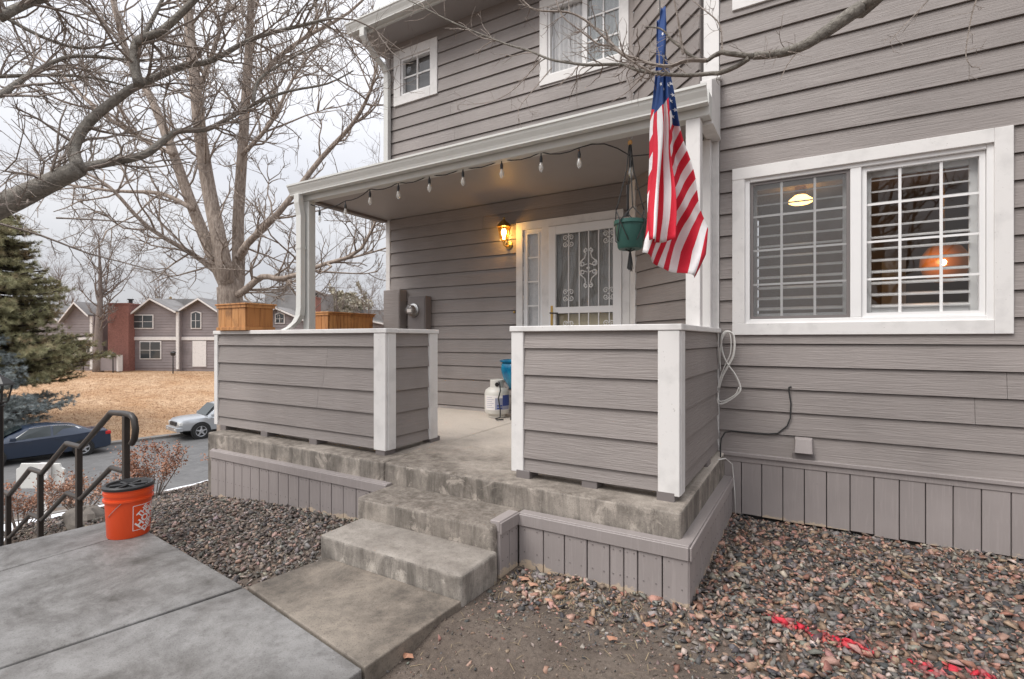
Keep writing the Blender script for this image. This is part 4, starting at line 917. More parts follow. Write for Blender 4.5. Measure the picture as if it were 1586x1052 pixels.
def word(txt, size, cs, cz, rot, sx=1.0):
    cu = bpy.data.curves.new('lettering', 'FONT'); cu.body = txt; cu.align_x = 'CENTER'; cu.align_y = 'CENTER'; cu.size = size; cu.offset = size*.035; cu.resolution_u = 2
    o = bpy.data.objects.new('lettering_tmp', cu); COL.objects.link(o); dg = bpy.context.evaluated_depsgraph_get(); dg.update()
    me = bpy.data.meshes.new_from_object(o.evaluated_get(dg)); bpy.data.objects.remove(o)
    c, s = math.cos(rot), math.sin(rot); mb = MB(); vv = []
    for v in me.vertices:
        x, y = v.co.x*sx, v.co.y; vv.append(wrap(cs + x*c - y*s, cz + x*s + y*c, .0012))
    mb.add(vv, [tuple(p.vertices) for p in me.polygons]); obj('lettering', mb, 'print_white', t)
rt = R(45)
va2 = 0; word('THE', .052, -.028, .187, rt); word('HOME', .072, .0, .148, rt, .95); word('DEPOT', .060, .036, .108, rt, .95)

# ------------------------------------------------------------------ handrail and lamp post
t = thing('handrail', 'brown metal stair handrail with zigzag rails and square posts', 'handrail', (-5, 1.97, -.2))
YH = 1.985
def railpts(zoff):
    P = []; x = -4.83; z = .80 + zoff
    return x, z
def rail(zoff, first):
    x, z = -4.93, .825 + zoff; pts = [] if first else [(x+.0, YH, z)]
    if first: pts = [(-4.80,YH,.60),(-4.755,YH,.64),(-4.735,YH,.72),(-4.76,YH,.80),(-4.81,YH,.83),(-4.93,YH,.835)]
    for k in range(8):
        pts += [(x-.24-.92*k, YH, z-.36*k+.0), (x-.24-.60-.92*k, YH, z-.36*(k+1))] if k == 0 else [(x-.24-.92*k, YH, z-.36*k), (x-.84-.92*k, YH, z-.36*(k+1))]
    return pts
obj('top_rail', MB().tube(rail(0, True), .025, 10), 'rail_paint', t, smooth=40)
obj('mid_rail', MB().tube(rail(-.47, False), .021, 10), 'rail_paint', t, smooth=40)
for k in range(8):
    x = -4.90 - .92*k; z = .815 - .36*k; quickbox('post', (x-.022, YH-.022, z-1.35 if k else -.25), (x+.022, YH+.022, z), 'rail_paint', t, .003)
lp = atD(2, 600, 4.6); X, Y = lp.x - .06, lp.y
gz = -1.0
t = thing('lamp_post', 'black lantern post standing beside the stairway', 'lamp post', (X, Y, gz))
obj('pole', MB().lathe([(.06,gz-.1),(.05,gz+.1),(.032,gz+.2),(.03,.83),(.045,.85),(.03,.87)], (X,Y,0), 14), 'black_metal', t, smooth=40)
obj('lantern_frame', MB().lathe([(.055,.87),(.06,.885)], (X,Y,0), 4), 'black_metal', t)
obj('lantern_glass', MB().lathe([(.055,.886),(.085,1.03)], (X,Y,0), 4), 'bulb_glass', t)
for k in range(4):
    a = k*math.pi/2; obj('lantern_rib', MB().tube([(X+.058*math.cos(a),Y+.058*math.sin(a),.88),(X+.09*math.cos(a),Y+.09*math.sin(a),1.035)], .008, 5), 'black_metal', t)
obj('lantern_cap', MB().lathe([(.11,1.032),(.105,1.05),(.05,1.10),(.02,1.12),(.001,1.15)], (X,Y,0), 4), 'black_metal', t)
# ------------------------------------------------------------------ gravel and dirt litter (real stones, one object per bed)
import bmesh
def chip(seed):
    r_ = np.random.default_rng(seed); P = r_.normal(0,1,(9,3)); P /= np.linalg.norm(P,axis=1)[:,None]; P *= r_.uniform(.8,1.15,(9,1))
    bm = bmesh.new(); [bm.verts.new(p) for p in P]; bmesh.ops.convex_hull(bm, input=bm.verts); bmesh.ops.delete(bm, geom=[v for v in bm.verts if not v.link_faces], context='VERTS'); bm.verts.index_update(); bm.normal_update()
    V = np.array([v.co[:] for v in bm.verts]); F = np.array([[v.index for v in f.verts] for f in bm.faces]); bm.free(); return V, F
CHIPS = [chip(i) for i in range(14)]
def rot(V, a, i, j):
    ca, sa = np.cos(a)[:,None], np.sin(a)[:,None]; W_ = V.copy(); W_[...,i] = V[...,i]*ca - V[...,j]*sa; W_[...,j] = V[...,i]*sa + V[...,j]*ca; return W_
def stones(name, pos, size, cols, label, flat=(.3,.7), mat='stones'):
    n = len(pos); ch = rng.integers(0, len(CHIPS), n); VV, FF, CC = [], [], []; off = 0
    for ci, (V0, F0) in enumerate(CHIPS):
        m = np.where(ch == ci)[0]; q = len(m); k = len(V0)
        if not q: continue
        V = np.repeat(V0[None], q, 0)
        V = V*np.stack([rng.uniform(.85,1.5,q), rng.uniform(.6,1.05,q), rng.uniform(*flat,q)], -1)[:,None,:]*size[m][:,None,None]
        V = rot(V, rng.normal(0,.45,q), 1, 2); V = rot(V, rng.normal(0,.45,q), 0, 2); V = rot(V, rng.uniform(0,6.283,q), 0, 1) + pos[m][:,None,:]
        VV.append(V.reshape(-1,3)); FF.append((F0[None] + (np.arange(q)*k)[:,None,None]).reshape(-1,3) + off); CC.append(np.repeat(cols[m],k,0)); off += q*k
    V = np.concatenate(VV); F = np.concatenate(FF); C = np.concatenate(CC); C = np.concatenate([C, np.ones((len(C),1))], 1)
    me = bpy.data.meshes.new(name); me.vertices.add(len(V)); me.vertices.foreach_set('co', V.reshape(-1)); me.loops.add(len(F)*3); me.loops.foreach_set('vertex_index', F.reshape(-1).astype(np.int32))
    me.polygons.add(len(F)); me.polygons.foreach_set('loop_start', np.arange(0,len(F)*3,3,dtype=np.int32)); me.update(calc_edges=True)
    at = me.attributes.new('col', 'FLOAT_COLOR', 'POINT'); at.data.foreach_set('color', C.reshape(-1))
    me.materials.append(MAT[mat]); o = bpy.data.objects.new(name, me); COL.objects.link(o); tag(o, label, 'gravel', kind='stuff'); return o
PAL_R = np.array([(.07,.073,.078),(.12,.12,.12),(.20,.195,.185),(.30,.285,.265),(.40,.25,.205),(.45,.31,.255),(.30,.225,.165),(.46,.41,.36),(.16,.125,.105),(.27,.145,.11)])
PW_R = np.array([.15,.15,.14,.10,.11,.06,.09,.03,.09,.08]); PW_R /= PW_R.sum()
PAL_L = np.array([(.09,.079,.070),(.14,.120,.104),(.20,.158,.132),(.29,.215,.175),(.36,.245,.195),(.25,.225,.205),(.13,.122,.118),(.34,.30,.27)]); PW_L = np.array([.17,.19,.19,.14,.09,.1,.08,.05]); PW_L /= PW_L.sum()
def pick(pal, w, n):
    c = pal[rng.choice(len(pal), n, p=w)]*rng.uniform(.8,1.25,(n,1)); return c*(1+rng.normal(0,.04,(n,3)))
# right bed: between skirting, wall and dirt
EDGE_X = [-1.75,-1.6,-1.3,-1.0,-.7,-.43,-.27,0,.8,3.6]; EDGE_Y = [2.42,2.52,2.53,2.52,2.50,2.47,2.35,2.15,1.8,.6]
def right_density(x, y):
    # straggling edge of the gravel toward the bare earth patch
    e = np.interp(x, EDGE_X, EDGE_Y) + .07*np.sin(x*6.1) + .05*np.sin(x*15+1)
    return y - e
n0 = 54000
x = rng.uniform(-1.72, 3.6, n0); y = rng.uniform(.3, 4.72, n0)
d = right_density(x, y)
keep = (rng.uniform(0,1,n0) < np.clip(.40 + d*1.5, .035, 1)) & ~((x < -.63) & (y > 2.94)) & ~((x < -1.66) & (y > 2.1))
x, y = x[keep], y[keep]; s = np.clip(rng.lognormal(-4.02,.38,len(x)), .008, .042)
dd = right_density(x,y); s = np.where(dd < .0, s*.62, s)
z = ground(x,y) + rng.uniform(-.008,.02,len(x))*np.clip(dd*2+.5,.2,1)
c = pick(PAL_R, PW_R, len(x))*np.array([1.06,.97,.91])
# utility marking: stones sprayed red along two dashes
def seg_d(x, y, a, b):
    a, b = np.array(a), np.array(b); ab = b-a; t = np.clip(((x-a[0])*ab[0]+(y-a[1])*ab[1])/(ab@ab),0,1); return np.hypot(x-a[0]-t*ab[0], y-a[1]-t*ab[1])
def atZ0(u, v, z=-.02):
    r = ray(u, v); t = (z-CZ)/r[2]; return (r[0]*t, r[1]*t)
for (a, b, w) in ((atZ0(1203,953), atZ0(1338,996), .05), (atZ0(1400,1012), atZ0(1445,1030), .045), (atZ0(1480,1030), atZ0(1530,1045), .045)):
    k = np.exp(-(seg_d(x,y,a,b)/w)**2)*rng.uniform(.35,1.25,len(x)); k = np.clip(k*1.2 - .15, 0, .95)[:,None]; c = c*(1-k) + k*np.array([.66,.025,.05])
stones('gravel', np.stack([x,y,z],-1), s, c, 'mixed grey and pink gravel along the window wall')
n0 = 26000
xf = rng.uniform(-1.7, 3.6, n0); yf = rng.uniform(.3, 4.7, n0); kf = (rng.uniform(0,1,n0) < np.clip(.55 + right_density(xf,yf)*1.2, .12, 1)) & ~((xf < -.63) & (yf > 2.94)) & ~((xf < -1.66) & (yf > 2.1)); xf, yf = xf[kf], yf[kf]
stones('gravel_fines', np.stack([xf,yf,ground(xf,yf)+rng.uniform(0,.016,len(xf))],-1), np.clip(rng.lognormal(-5.1,.35,len(xf)),.003,.011), pick(PAL_R*.8, PW_R, len(xf)), 'fine chips lying among the gravel by the window wall')
# left bed
n0 = 36000
x = rng.uniform(-8.0, -2.80, n0); y = rng.uniform(1.75, 5.0, n0)
inside = (y > np.interp(x, [-8,-4.85,-4.41,-2.87,-2.8], [2.05,2.03,1.945,1.795,2.3])) & ~((x > -5.47) & (y > 2.975)) & (x < -2.86 + .0*y) & ((x > -5.5) | (rng.uniform(0,1,n0) < .75))
x, y = x[inside], y[inside]; s = np.clip(rng.lognormal(-4.08,.3,len(x)), .009, .034); z = ground(x,y) + rng.uniform(-.006,.022,len(x))
stones('gravel', np.stack([x,y,z],-1), s, pick(PAL_L, PW_L, len(x)), 'reddish brown gravel between the walkway and the porch skirting')
# crumbs on the bare earth
n0 = 16000
x = rng.uniform(-1.70, 2.6, n0); y = rng.uniform(.2, 2.6, n0); k = right_density(x,y) < .25; x, y = x[k], y[k]
s = np.clip(rng.lognormal(-5.6,.55,len(x)), .0012, .013)
stones('earth_crumbs', np.stack([x,y,ground(x,y)+.001],-1), s, pick(np.array([(.10,.078,.063),(.16,.125,.10),(.24,.2,.17),(.33,.25,.21),(.30,.17,.13)]), np.array([.4,.3,.15,.08,.07]), len(x)), 'loose crumbs and grit on the bare earth patch')
# dead grass and twigs
mb = MB()
for i in range(2300):
    if i < 700: x, y = random.uniform(-1.65, 2.4), random.uniform(.3, 2.5)
    elif i < 1700: x, y = random.gauss(.25,.5), random.gauss(1.55,.22)
    else: x, y = random.gauss(-1.25,.25), random.gauss(2.72,.12)
    if x < -1.68: continue
    if y > 2.9 and x < -.6: continue
    z = float(ground(x,y)) + .004; a = random.uniform(0,6.28); l = random.uniform(.02,.085); h = random.uniform(0,.022); w = random.uniform(.0007,.0016)
    c_, s_ = math.cos(a), math.sin(a); px, py = -s_*w, c_*w
    mb.add([(x-px,y-py,z),(x+px,y+py,z),(x+c_*l*.5+px,y+s_*l*.5+py,z+h),(x+c_*l*.5-px,y+s_*l*.5-py,z+h),(x+c_*l,y+s_*l,z+h*.4)], [(0,1,2,3),(3,2,4)])
tag(obj('dead_grass', mb, 'straw'), 'scattered dead grass blades on the earth and gravel', 'grass', kind='stuff')
for i, (u, v, lab) in enumerate([(910,1000,'a'),(1140,880,'b')]):
    pass
def edge_leaf(u, v, r):
    x, y = atZ0(u, v); z = float(ground(x,y)) + .02; mb = MB(); pts = [(x + r*math.cos(k*.785)*(1.2 if k % 4 == 0 else .6), y + r*math.sin(k*.785)*.8, z + .006*math.sin(k*2.1)) for k in range(8)]
    mb.add([(x,y,z+.012)] + pts, [(0,k+1,(k+1)%8+1) for k in range(8)]); return obj('fallen_leaf', mb, 'dry_leaves')
for u, v, r in ((632,1000,.03),(812,895,.035),(826,905,.03),(1006,960,.028),(948,985,.025),(850,930,.022),(1180,925,.022)): tag(edge_leaf(u,v,r), 'curled brown fallen leaf lying on the earth and gravel', 'leaf', 'fallen leaves')

# dormant turf on the rise across the street
n0 = 38000; u_ = rng.uniform(-40, 420, n0); v_ = 526 + 46*np.exp(rng.uniform(0, 1.25, n0)); d_ = rng.uniform(24, 46, n0)
rr_ = (u_-CX)/FPX; xg = FW[0]*d_ + rr_*d_*RT[0]; yg = FW[1]*d_ + rr_*d_*RT[1]; kk = xg < -30.5 + .15*(yg-7); xg, yg = xg[kk], yg[kk]; zg = ground(xg, yg)
tv = []; tf = []
for x_, y_, z_ in zip(xg.tolist(), yg.tolist(), zg.tolist()):
    for _ in range(2):
        a = random.uniform(0,6.28); h = random.uniform(.015,.055); w = random.uniform(.008,.022); lx = random.gauss(0,.03); ly2 = random.gauss(0,.03); i0 = len(tv)
        ox, oy = random.gauss(0,.1), random.gauss(0,.1)
        tv += [(x_+ox-w*math.cos(a), y_+oy-w*math.sin(a), z_-.01), (x_+ox+w*math.cos(a), y_+oy+w*math.sin(a), z_-.01), (x_+ox+lx, y_+oy+ly2, z_+h)]; tf.append((i0,i0+1,i0+2))
mb = MB(); mb.v = tv; mb.f = tf; mb.m = [0]*len(tf); tag(obj('dormant_turf', mb, 'dry_lawn'), 'tan dormant grass covering the rise across the street', 'grass', kind='stuff')
# ------------------------------------------------------------------ bare trees
class Tree:
    def __init__(s, seed): s.rr = random.Random(seed); s.thick = MB(); s.fine = MB(); s.n = 0
    def tube(s, pts, r0, r1, cut=.012):
        k = len(pts); rad = [r0 + (r1-r0)*(i/(k-1)) for i in range(k)]
        if r0 > cut: s.thick.tube(pts, rad, 10 if r0 > .08 else 7 if r0 > .03 else 5, cap=True)
        else: s.fine.tube(pts, rad, 4 if r0 > .006 else 3, cap=False)
        s.n += 1
    def limb(s, pts, r0, r1, sub=3):
        """smooth a control polyline and lay a tube along it"""
        P = [Vector(p) for p in pts]; Q = []
        for i in range(len(P)-1):
            p0, p1, p2, p3 = P[max(i-1,0)], P[i], P[i+1], P[min(i+2,len(P)-1)]
            for k in range(sub):
                t = k/sub; Q.append(.5*((2*p1) + (p2-p0)*t + (2*p0-5*p1+4*p2-p3)*t*t + (3*p1-p0-3*p2+p3)*t**3))
        Q.append(P[-1]); s.tube(Q, r0, r1); return Q
    def grow(s, p, d, length, r, depth, bend=.22, up=.12, segs=5, ratio=(.35,.62), kids=(3,5), spread=(.5,1.1), rmin=.0016):
        rr = s.rr; pts = [p.copy()]; q = p.copy(); v = d.normalized()
        for i in range(segs):
            v = (v + Vector((rr.gauss(0,bend), rr.gauss(0,bend), rr.gauss(0,bend) + up))).normalized(); q = q + v*(length/segs); pts.append(q.copy())
        s.tube(pts, r, max(r*.42, rmin*.7))
        if depth > 0:
            for _ in range(rr.randint(*kids)):
                t = rr.uniform(.15,1.0)*segs; i = min(int(t), segs-1); o = pts[i].lerp(pts[i+1], t-i); tn = (pts[i+1]-pts[i]).normalized()
                ax = tn.orthogonal().normalized(); ax.rotate(Matrix.Rotation(rr.uniform(0,6.283), 3, tn)); nd = tn.copy(); nd.rotate(Matrix.Rotation(rr.uniform(*spread), 3, ax))
                s.grow(o, nd, length*rr.uniform(*ratio), max(r*rr.uniform(.45,.65), rmin), depth-1, bend, up, max(3, segs-1), ratio, kids, spread, rmin)
    def dress(s, Q, r0, r1, n, length, depth, f0=.1, **kw):
        rr = s.rr; k = len(Q)
        for _ in range(n):
            t = (f0 + (1-f0)*rr.random())*(k-1); i = min(int(t), k-2); o = Q[i].lerp(Q[i+1], t-i); tn = (Q[i+1]-Q[i]).normalized()
            ax = tn.orthogonal().normalized(); ax.rotate(Matrix.Rotation(rr.uniform(0,6.283), 3, tn)); nd = tn.copy(); nd.rotate(Matrix.Rotation(rr.uniform(.5,1.2), 3, ax))
            rb = (r0 + (r1-r0)*t/(k-1)); s.grow(o, nd, length*rr.uniform(.5,1.2), min(rb*.6, length*.016), depth, **kw)
    def build(s, name, label, group, base, m1, m2):
        t = thing(name, label, 'tree', base, group=group); obj('trunk', s.thick, m1, t, smooth=True)
        if s.fine.v: obj('crown', s.fine, m2, t)
        return t
def px(pts, d0, d1=None, wob=0, rr=random):
    n = len(pts); d1 = d1 or d0
    return [atD(u, v, d0 + (d1-d0)*i/(n-1) + (rr.uniform(-wob,wob) if 0 < i < n-1 else 0)) for i, (u, v) in enumerate(pts)]
# the broad three-stemmed tree past the porch
T = Tree(3); D = 11.0
gb = atD(358, 470, D); gz = float(ground(gb.x, gb.y))
T.limb([(gb.x+.05,gb.y,gz-.3),(gb.x,gb.y,gz+.9)] + px([(357,470),(352,440)], D), .30, .235)
specs = [([(352,446),(335,410),(296,315),(265,228),(233,150),(200,91),(175,0),(160,-90)], .145, .04, 0, 1.2, 26),
    ([(352,446),(347,410),(324,296),(310,205),(301,114),(292,23),(285,-120),(290,-240)], .175, .05, 0, -.6, 26),
    ([(360,455),(369,433),(369,342),(376,228),(383,114),(388,23),(398,-110),(420,-230)], .15, .04, 0, .5, 26),
    ([(371,400),(383,378),(433,328),(497,246),(547,191),(575,137),(590,70)], .085, .02, 0, -.8, 22),
    ([(364,458),(378,451),(406,429),(440,431),(500,410),(560,385),(598,300)], .085, .016, 0, -1.4, 20),
    ([(338,424),(300,395),(228,351),(170,290),(120,262)], .065, .018, 0, -1.2, 18),
    ([(300,325),(250,300),(180,296),(100,285),(30,262)], .055, .014, 0, .9, 16),
    ([(386,150),(420,100),(470,60),(540,20),(590,-30)], .06, .02, 0, .5, 18), ([(305,150),(330,80),(352,10),(372,-60)], .06, .02, 0, .3, 14),
    ([(271,240),(220,215),(150,170),(90,110),(40,80)], .06, .018, 0, 1.0, 18), ([(375,240),(420,190),(455,120),(500,60)], .05, .015, 0, -.5, 16),
    ([(440,431),(470,470),(500,490)], .03, .01, 0, -.3, 6), ([(520,405),(580,390),(640,370)], .03, .01, 0, .3, 8)]
for pts, r0, r1, _, dd, n in specs:
    Q = T.limb(px(pts, D, D+dd, .25, T.rr), r0, r1); T.dress(Q, r0, r1, int(n*1.1), 1.45, 3, kids=(2,5), bend=.2, up=.1)
T.build('bare_tree', 'large bare tree with three ridged stems beyond the porch corner', 'bare trees', (gb.x, gb.y, gz), 'bark_big', 'bark_twig')

# foreground tree whose limbs reach in from beside the stairway
T = Tree(5); D = 3.1; Z = lambda l: [(a*.4563, b*.4563) for a, b in l]
tb = Vector((-5.75, -.95, 0)); tz = float(ground(tb.x, tb.y))
root = px([(-560,560),(-300,430),(-120,370)], 3.4, 3.15)
T.limb([(tb.x,tb.y,tz-.2),(tb.x+.02,tb.y+.0,.3),(tb.x,tb.y+.1,1.0)], .16, .13); 
fork = Vector((tb.x, tb.y+.1, 1.0))
Q0 = T.limb([fork] + [root[1], root[2]] + px(Z([(0,700),(130,640),(270,572)]), 3.1, 3.05), .10, .046)
T.limb([fork, (tb.x-.2,tb.y-.2,2.2), (tb.x-.1,tb.y-.7,3.6)], .10, .06); T.limb([fork, (tb.x+.3,tb.y+.1,2.3), (tb.x+.7,tb.y+.35,3.6), (tb.x+1.0,tb.y+.9,4.6)], .09, .05)
A = T.limb(px(Z([(270,572),(250,505),(300,415),(420,318),(480,285),(620,225),(720,205),(860,130),(1030,85),(1130,60)]), 3.05, 3.9), .036, .010)
B = T.limb(px(Z([(270,572),(330,560),(480,530),(540,490),(600,447),(700,440),(780,400),(870,350),(980,310),(1110,285),(1200,240)]), 3.05, 4.0), .030, .005)
C = T.limb(px(Z([(470,290),(455,205),(465,140),(540,110),(600,60),(670,-10),(760,-90)]), 3.2, 3.3), .030, .018)
Dd = T.limb(px(Z([(-60,330),(0,320),(60,280),(150,225),(260,190),(480,205),(640,190)]), 2.7, 3.7), .022, .007)
E_ = T.limb(px(Z([(-60,262),(150,255),(300,262),(430,292)]), 3.4, 3.6), .014, .006)
F_ = T.limb(px(Z([(860,345),(880,270),(960,215),(1050,165),(1160,120)]), 3.6, 4.2), .014, .004)
G_ = T.limb(px(Z([(0,60),(80,20),(170,-10)]), 3.0, 3.2), .03, .02); I_ = T.limb(px(Z([(470,150),(520,60),(560,-20)]), 3.2, 3.4), .016, .01)
J_ = T.limb(px(Z([(0,760),(140,800),(300,860),(470,905),(640,960)]), 3.6, 4.2), .009, .003); K_ = T.limb(px(Z([(190,740),(380,750),(500,770),(640,860)]), 3.8, 4.4), .007, .003)
L_ = T.limb(px([(-90,-30),(-20,10),(60,55),(130,75),(200,60)], 3.3, 3.6), .018, .006)
for Q, r0, r1, n, ln, f0 in ((Q0,.05,.05,7,.5,.6),(A,.036,.012,26,.6,.05),(B,.03,.006,28,.48,.05),(C,.03,.02,14,.65,.05),(Dd,.022,.007,16,.5,.05),(E_,.014,.006,10,.45,.05),(F_,.014,.004,14,.4,0),(G_,.03,.02,12,.6,0),(I_,.016,.01,8,.5,0),(J_,.009,.003,16,.3,.05),(K_,.007,.003,12,.3,.05),(L_,.018,.006,18,.5,0)):
    T.dress(Q, r0, r1, n, ln, 2, f0, kids=(2,5), bend=.2, up=.03, rmin=.0013)
T.build('bare_tree', 'smooth grey tree by the stairway reaching thick bare limbs over the walkway', 'bare trees', (tb.x, tb.y, tz), 'bark_grey', 'bark_twig')

# tree standing right of the viewpoint, one limb hanging across the porch front
T = Tree(11); tb = Vector((3.3, .6, 0)); tz = float(ground(tb.x, tb.y))
T.limb([(tb.x,tb.y,tz-.2),(tb.x,tb.y,.8),(tb.x-.1,tb.y+.1,2.0),(tb.x-.2,tb.y+.1,3.4),(tb.x-.3,tb.y,5.0)], .15, .07)
M0 = T.limb([(tb.x-.14,tb.y+.1,2.4),(2.5,1.3,3.1),(1.6,2.1,3.55),(.75,2.65,3.35)] + px([(1351,0),(1327,15),(1296,37),(1265,58),(1241,72),(1207,83),(1167,87)], 2.4, 2.45), .052, .017)
U = T.limb(px([(1167,87),(1131,83),(1118,81),(1106,86),(1094,94),(1080,92),(1064,82),(1053,72),(1041,63),(1027,47),(1013,42),(998,42)], 2.45, 2.6), .014, .003)
Lw = T.limb(px([(1160,90),(1140,103),(1115,113),(1103,114),(1060,117),(1010,113),(984,108),(961,100),(914,101),(885,98),(851,92),(820,79),(782,68),(729,47),(691,30),(650,9),(612,-10)], 2.45, 3.2), .013, .0035)
M2 = T.limb(px([(1094,94),(1064,94),(1041,102),(1023,102),(1006,98),(982,90),(965,84),(945,66),(929,51),(906,31),(879,19),(840,17),(822,12),(800,-10)], 2.5, 2.9), .011, .004)
M3 = T.limb(px([(1010,113),(974,92),(945,72),(926,68),(898,47),(871,25),(860,-5)], 2.6, 2.8), .007, .003)
M4 = T.limb(px([(1058,84),(1056,70),(1051,35),(1043,-5)], 2.5, 2.5), .007, .004); M5 = T.limb(px([(1118,81),(1117,50),(1110,32),(1090,15),(1072,0)], 2.5, 2.6), .005, .003)
M6 = T.limb(px([(1540,-40),(1512,0),(1500,50),(1496,88),(1506,105)], 2.2, 2.2), .004, .0016); M7 = T.limb(px([(1450,-15),(1425,15),(1400,40),(1378,66)], 2.3, 2.3), .004, .0016)
M8 = T.limb(px([(1240,75),(1220,100),(1208,125)], 2.44, 2.4), .004, .0016); M9 = T.limb(px([(838,90),(800,135),(760,158),(710,162)], 3.0, 3.1), .004, .0014)
M10 = T.limb(px([(855,105),(830,135),(803,170),(808,198)], 2.9, 2.9), .004, .0014)
for Q, r0, r1, n, ln, f0 in ((M0,.03,.021,8,.16,.75),(U,.016,.003,12,.13,0),(Lw,.015,.004,34,.24,.1),(M2,.011,.004,22,.24,.05),(M3,.007,.003,14,.2,0),(M4,.007,.004,3,.1,0),(M5,.005,.003,6,.1,0),(M6,.004,.002,6,.07,.2),(M7,.004,.002,5,.08,.2),(M9,.004,.001,5,.12,.2),(M10,.004,.001,3,.1,.2)):
    T.dress(Q, r0, r1, n, ln, 1, f0, kids=(1,4), bend=.22, up=.02, rmin=.0012)
for p, dv in (((tb.x-.15,tb.y+.1,2.8),(.5,.6,.7)), ((tb.x-.2,tb.y+.1,3.3),(-.5,-.6,.8)), ((tb.x-.2,tb.y,3.8),(.6,-.4,.8)), ((tb.x-.3,tb.y,4.4),(-.4,.5,.9)), ((tb.x-.3,tb.y,4.9),(.1,.1,1))): T.grow(Vector(p), Vector(dv), 2.6, .05, 3, kids=(4,6))
T.build('bare_tree', 'bare tree whose long drooping branch crosses before the flag and upper window', 'bare trees', (tb.x, tb.y, tz), 'bark_grey', 'bark_twig')

for i, (x_, y_, h, lab) in enumerate(((1.5, -7.5, 8.5, 'bare tree across the yard mirrored in the window glass'), (-4.5, -8.5, 9.5, 'tall bare tree across the yard mirrored in the upper windows'))):
    T = Tree(70+i); b = Vector((x_, y_, float(ground(x_,y_)))); Q = T.limb([b - Vector((0,0,.2)), b + Vector((.1,0,h*.3)), b + Vector((-.15,.2,h*.6)), b + Vector((.1,0,h))], .16, .04)
    T.dress(Q, .12, .03, 22, h*.36, 3, .22, kids=(3,5), bend=.16, up=.12, rmin=.006); T.build('bare_tree', lab, 'bare trees', tuple(b), 'bark_grey', 'bark_twig')
# ------------------------------------------------------------------ conifers
def conifer(name, label, base, h, spread, n, m, clump, droop, zlo, seed):
    rr = random.Random(seed); t = thing(name, label, 'tree', base); bx_, by_, bz_ = base
    tr = MB().tube([(bx_,by_,bz_-.2),(bx_,by_,bz_+h*.5),(bx_+.1,by_,bz_+h)], [.22*h/10,.13*h/10,.02], 9); brs = MB(); nd = MB()
    for i in range(n):
        f = zlo + (1-zlo)*rr.random()**1.25; z = bz_ + h*f; R_ = spread*(1-f)**.75*rr.uniform(.55,1.12)*(1+.2*math.sin(f*23)) + .15; a = rr.uniform(0,6.283)
        d = Vector((math.cos(a), math.sin(a), 0)); p0 = Vector((bx_,by_,z)); pts = [p0 + d*(R_*k/4) + Vector((0,0,(-droop*R_*(k/4)**1.2 + .14*R_*(k/4)**3)*1.0)) for k in range(5)]
        brs.tube(pts, [.03*h/10+.008*(4-k)*h/10 for k in range(5)], 4)
        m_ = max(3, int(R_/clump*(4.6 if name == 'pine_tree' else 7)))
        for _ in range(m_):
            g = rr.uniform(.25,1.04)*4; k = min(int(g),3); q = pts[k].lerp(pts[k+1], g-k) + Vector((rr.gauss(0,.3),rr.gauss(0,.3),rr.gauss(0,.1)))*min(.6, R_*.28); ax = (d + Vector((rr.gauss(0,.6),rr.gauss(0,.6),rr.uniform(-.1,.7)))).normalized()
            o1 = ax.orthogonal().normalized(); o2 = ax.cross(o1)
            for w in range(18):
                th = w*2.4; L_ = clump*rr.uniform(.6,1.15); tip = q + ax*L_*rr.uniform(.3,.95) + (o1*math.cos(th)+o2*math.sin(th))*L_*.6; b0 = q + ax*L_*rr.uniform(0,.5); sd = (o1*math.sin(th)-o2*math.cos(th))*clump*.042
                i0 = len(nd.v); nd.v += [tuple(b0-sd), tuple(b0+sd), tuple(tip)]; nd.f.append((i0,i0+1,i0+2)); nd.m.append(0)
    obj('trunk', tr, 'bark_dark', t, smooth=True); obj('branches', brs, 'bark_dark', t); obj('needles', nd, m, t); return t
p = atD(-5, 500, 25); conifer('pine_tree', 'shaggy olive green pine with browning needles past the street', (p.x, p.y, float(ground(p.x,p.y))), 11.2, 4.4, 560, 'pine_needles', .30, .10, .2, 4)
p = atD(-38, 600, 22.5); conifer('spruce_tree', 'low blue spruce in front of the pine', (p.x, p.y, float(ground(p.x,p.y))), 5.6, 3.4, 170, 'spruce_needles', .22, .12, .15, 9)

# far bare trees, each on the rise across the street
for i, (u, d, h, lab) in enumerate(((152, 44, 12, 'tall pale bare tree before the brick chimney across the street'), (520, 60, 9, 'slender bare tree past the porch post near the far roof'), (570, 55, 8, 'bare tree beside the house corner behind the planter'), (245, 70, 11, 'bare tree rising behind the far townhouses'), (90, 75, 13, 'bare tree behind the pine far off'), (600, 62, 7, 'small bare tree past the house corner'), (430, 66, 9, 'bare tree behind the far grey roof'))):
    p = atD(u, 560, d); gz = float(ground(p.x,p.y)); T = Tree(40+i); b = Vector((p.x,p.y,gz))
    Q = T.limb([b - Vector((0,0,.3)), b + Vector((.1,0,h*.3)), b + Vector((-.1,.2,h*.6)), b + Vector((.1,0,h))], .035*h if i == 0 else .016*h, .03)
    T.dress(Q, .03*h*.5, .03, 26, h*.36, 3, .22, kids=(3,4), bend=.16, up=.16, rmin=.007)
    T.build('bare_tree', lab, 'bare trees across the street', tuple(b), 'bark_far', 'bark_far')
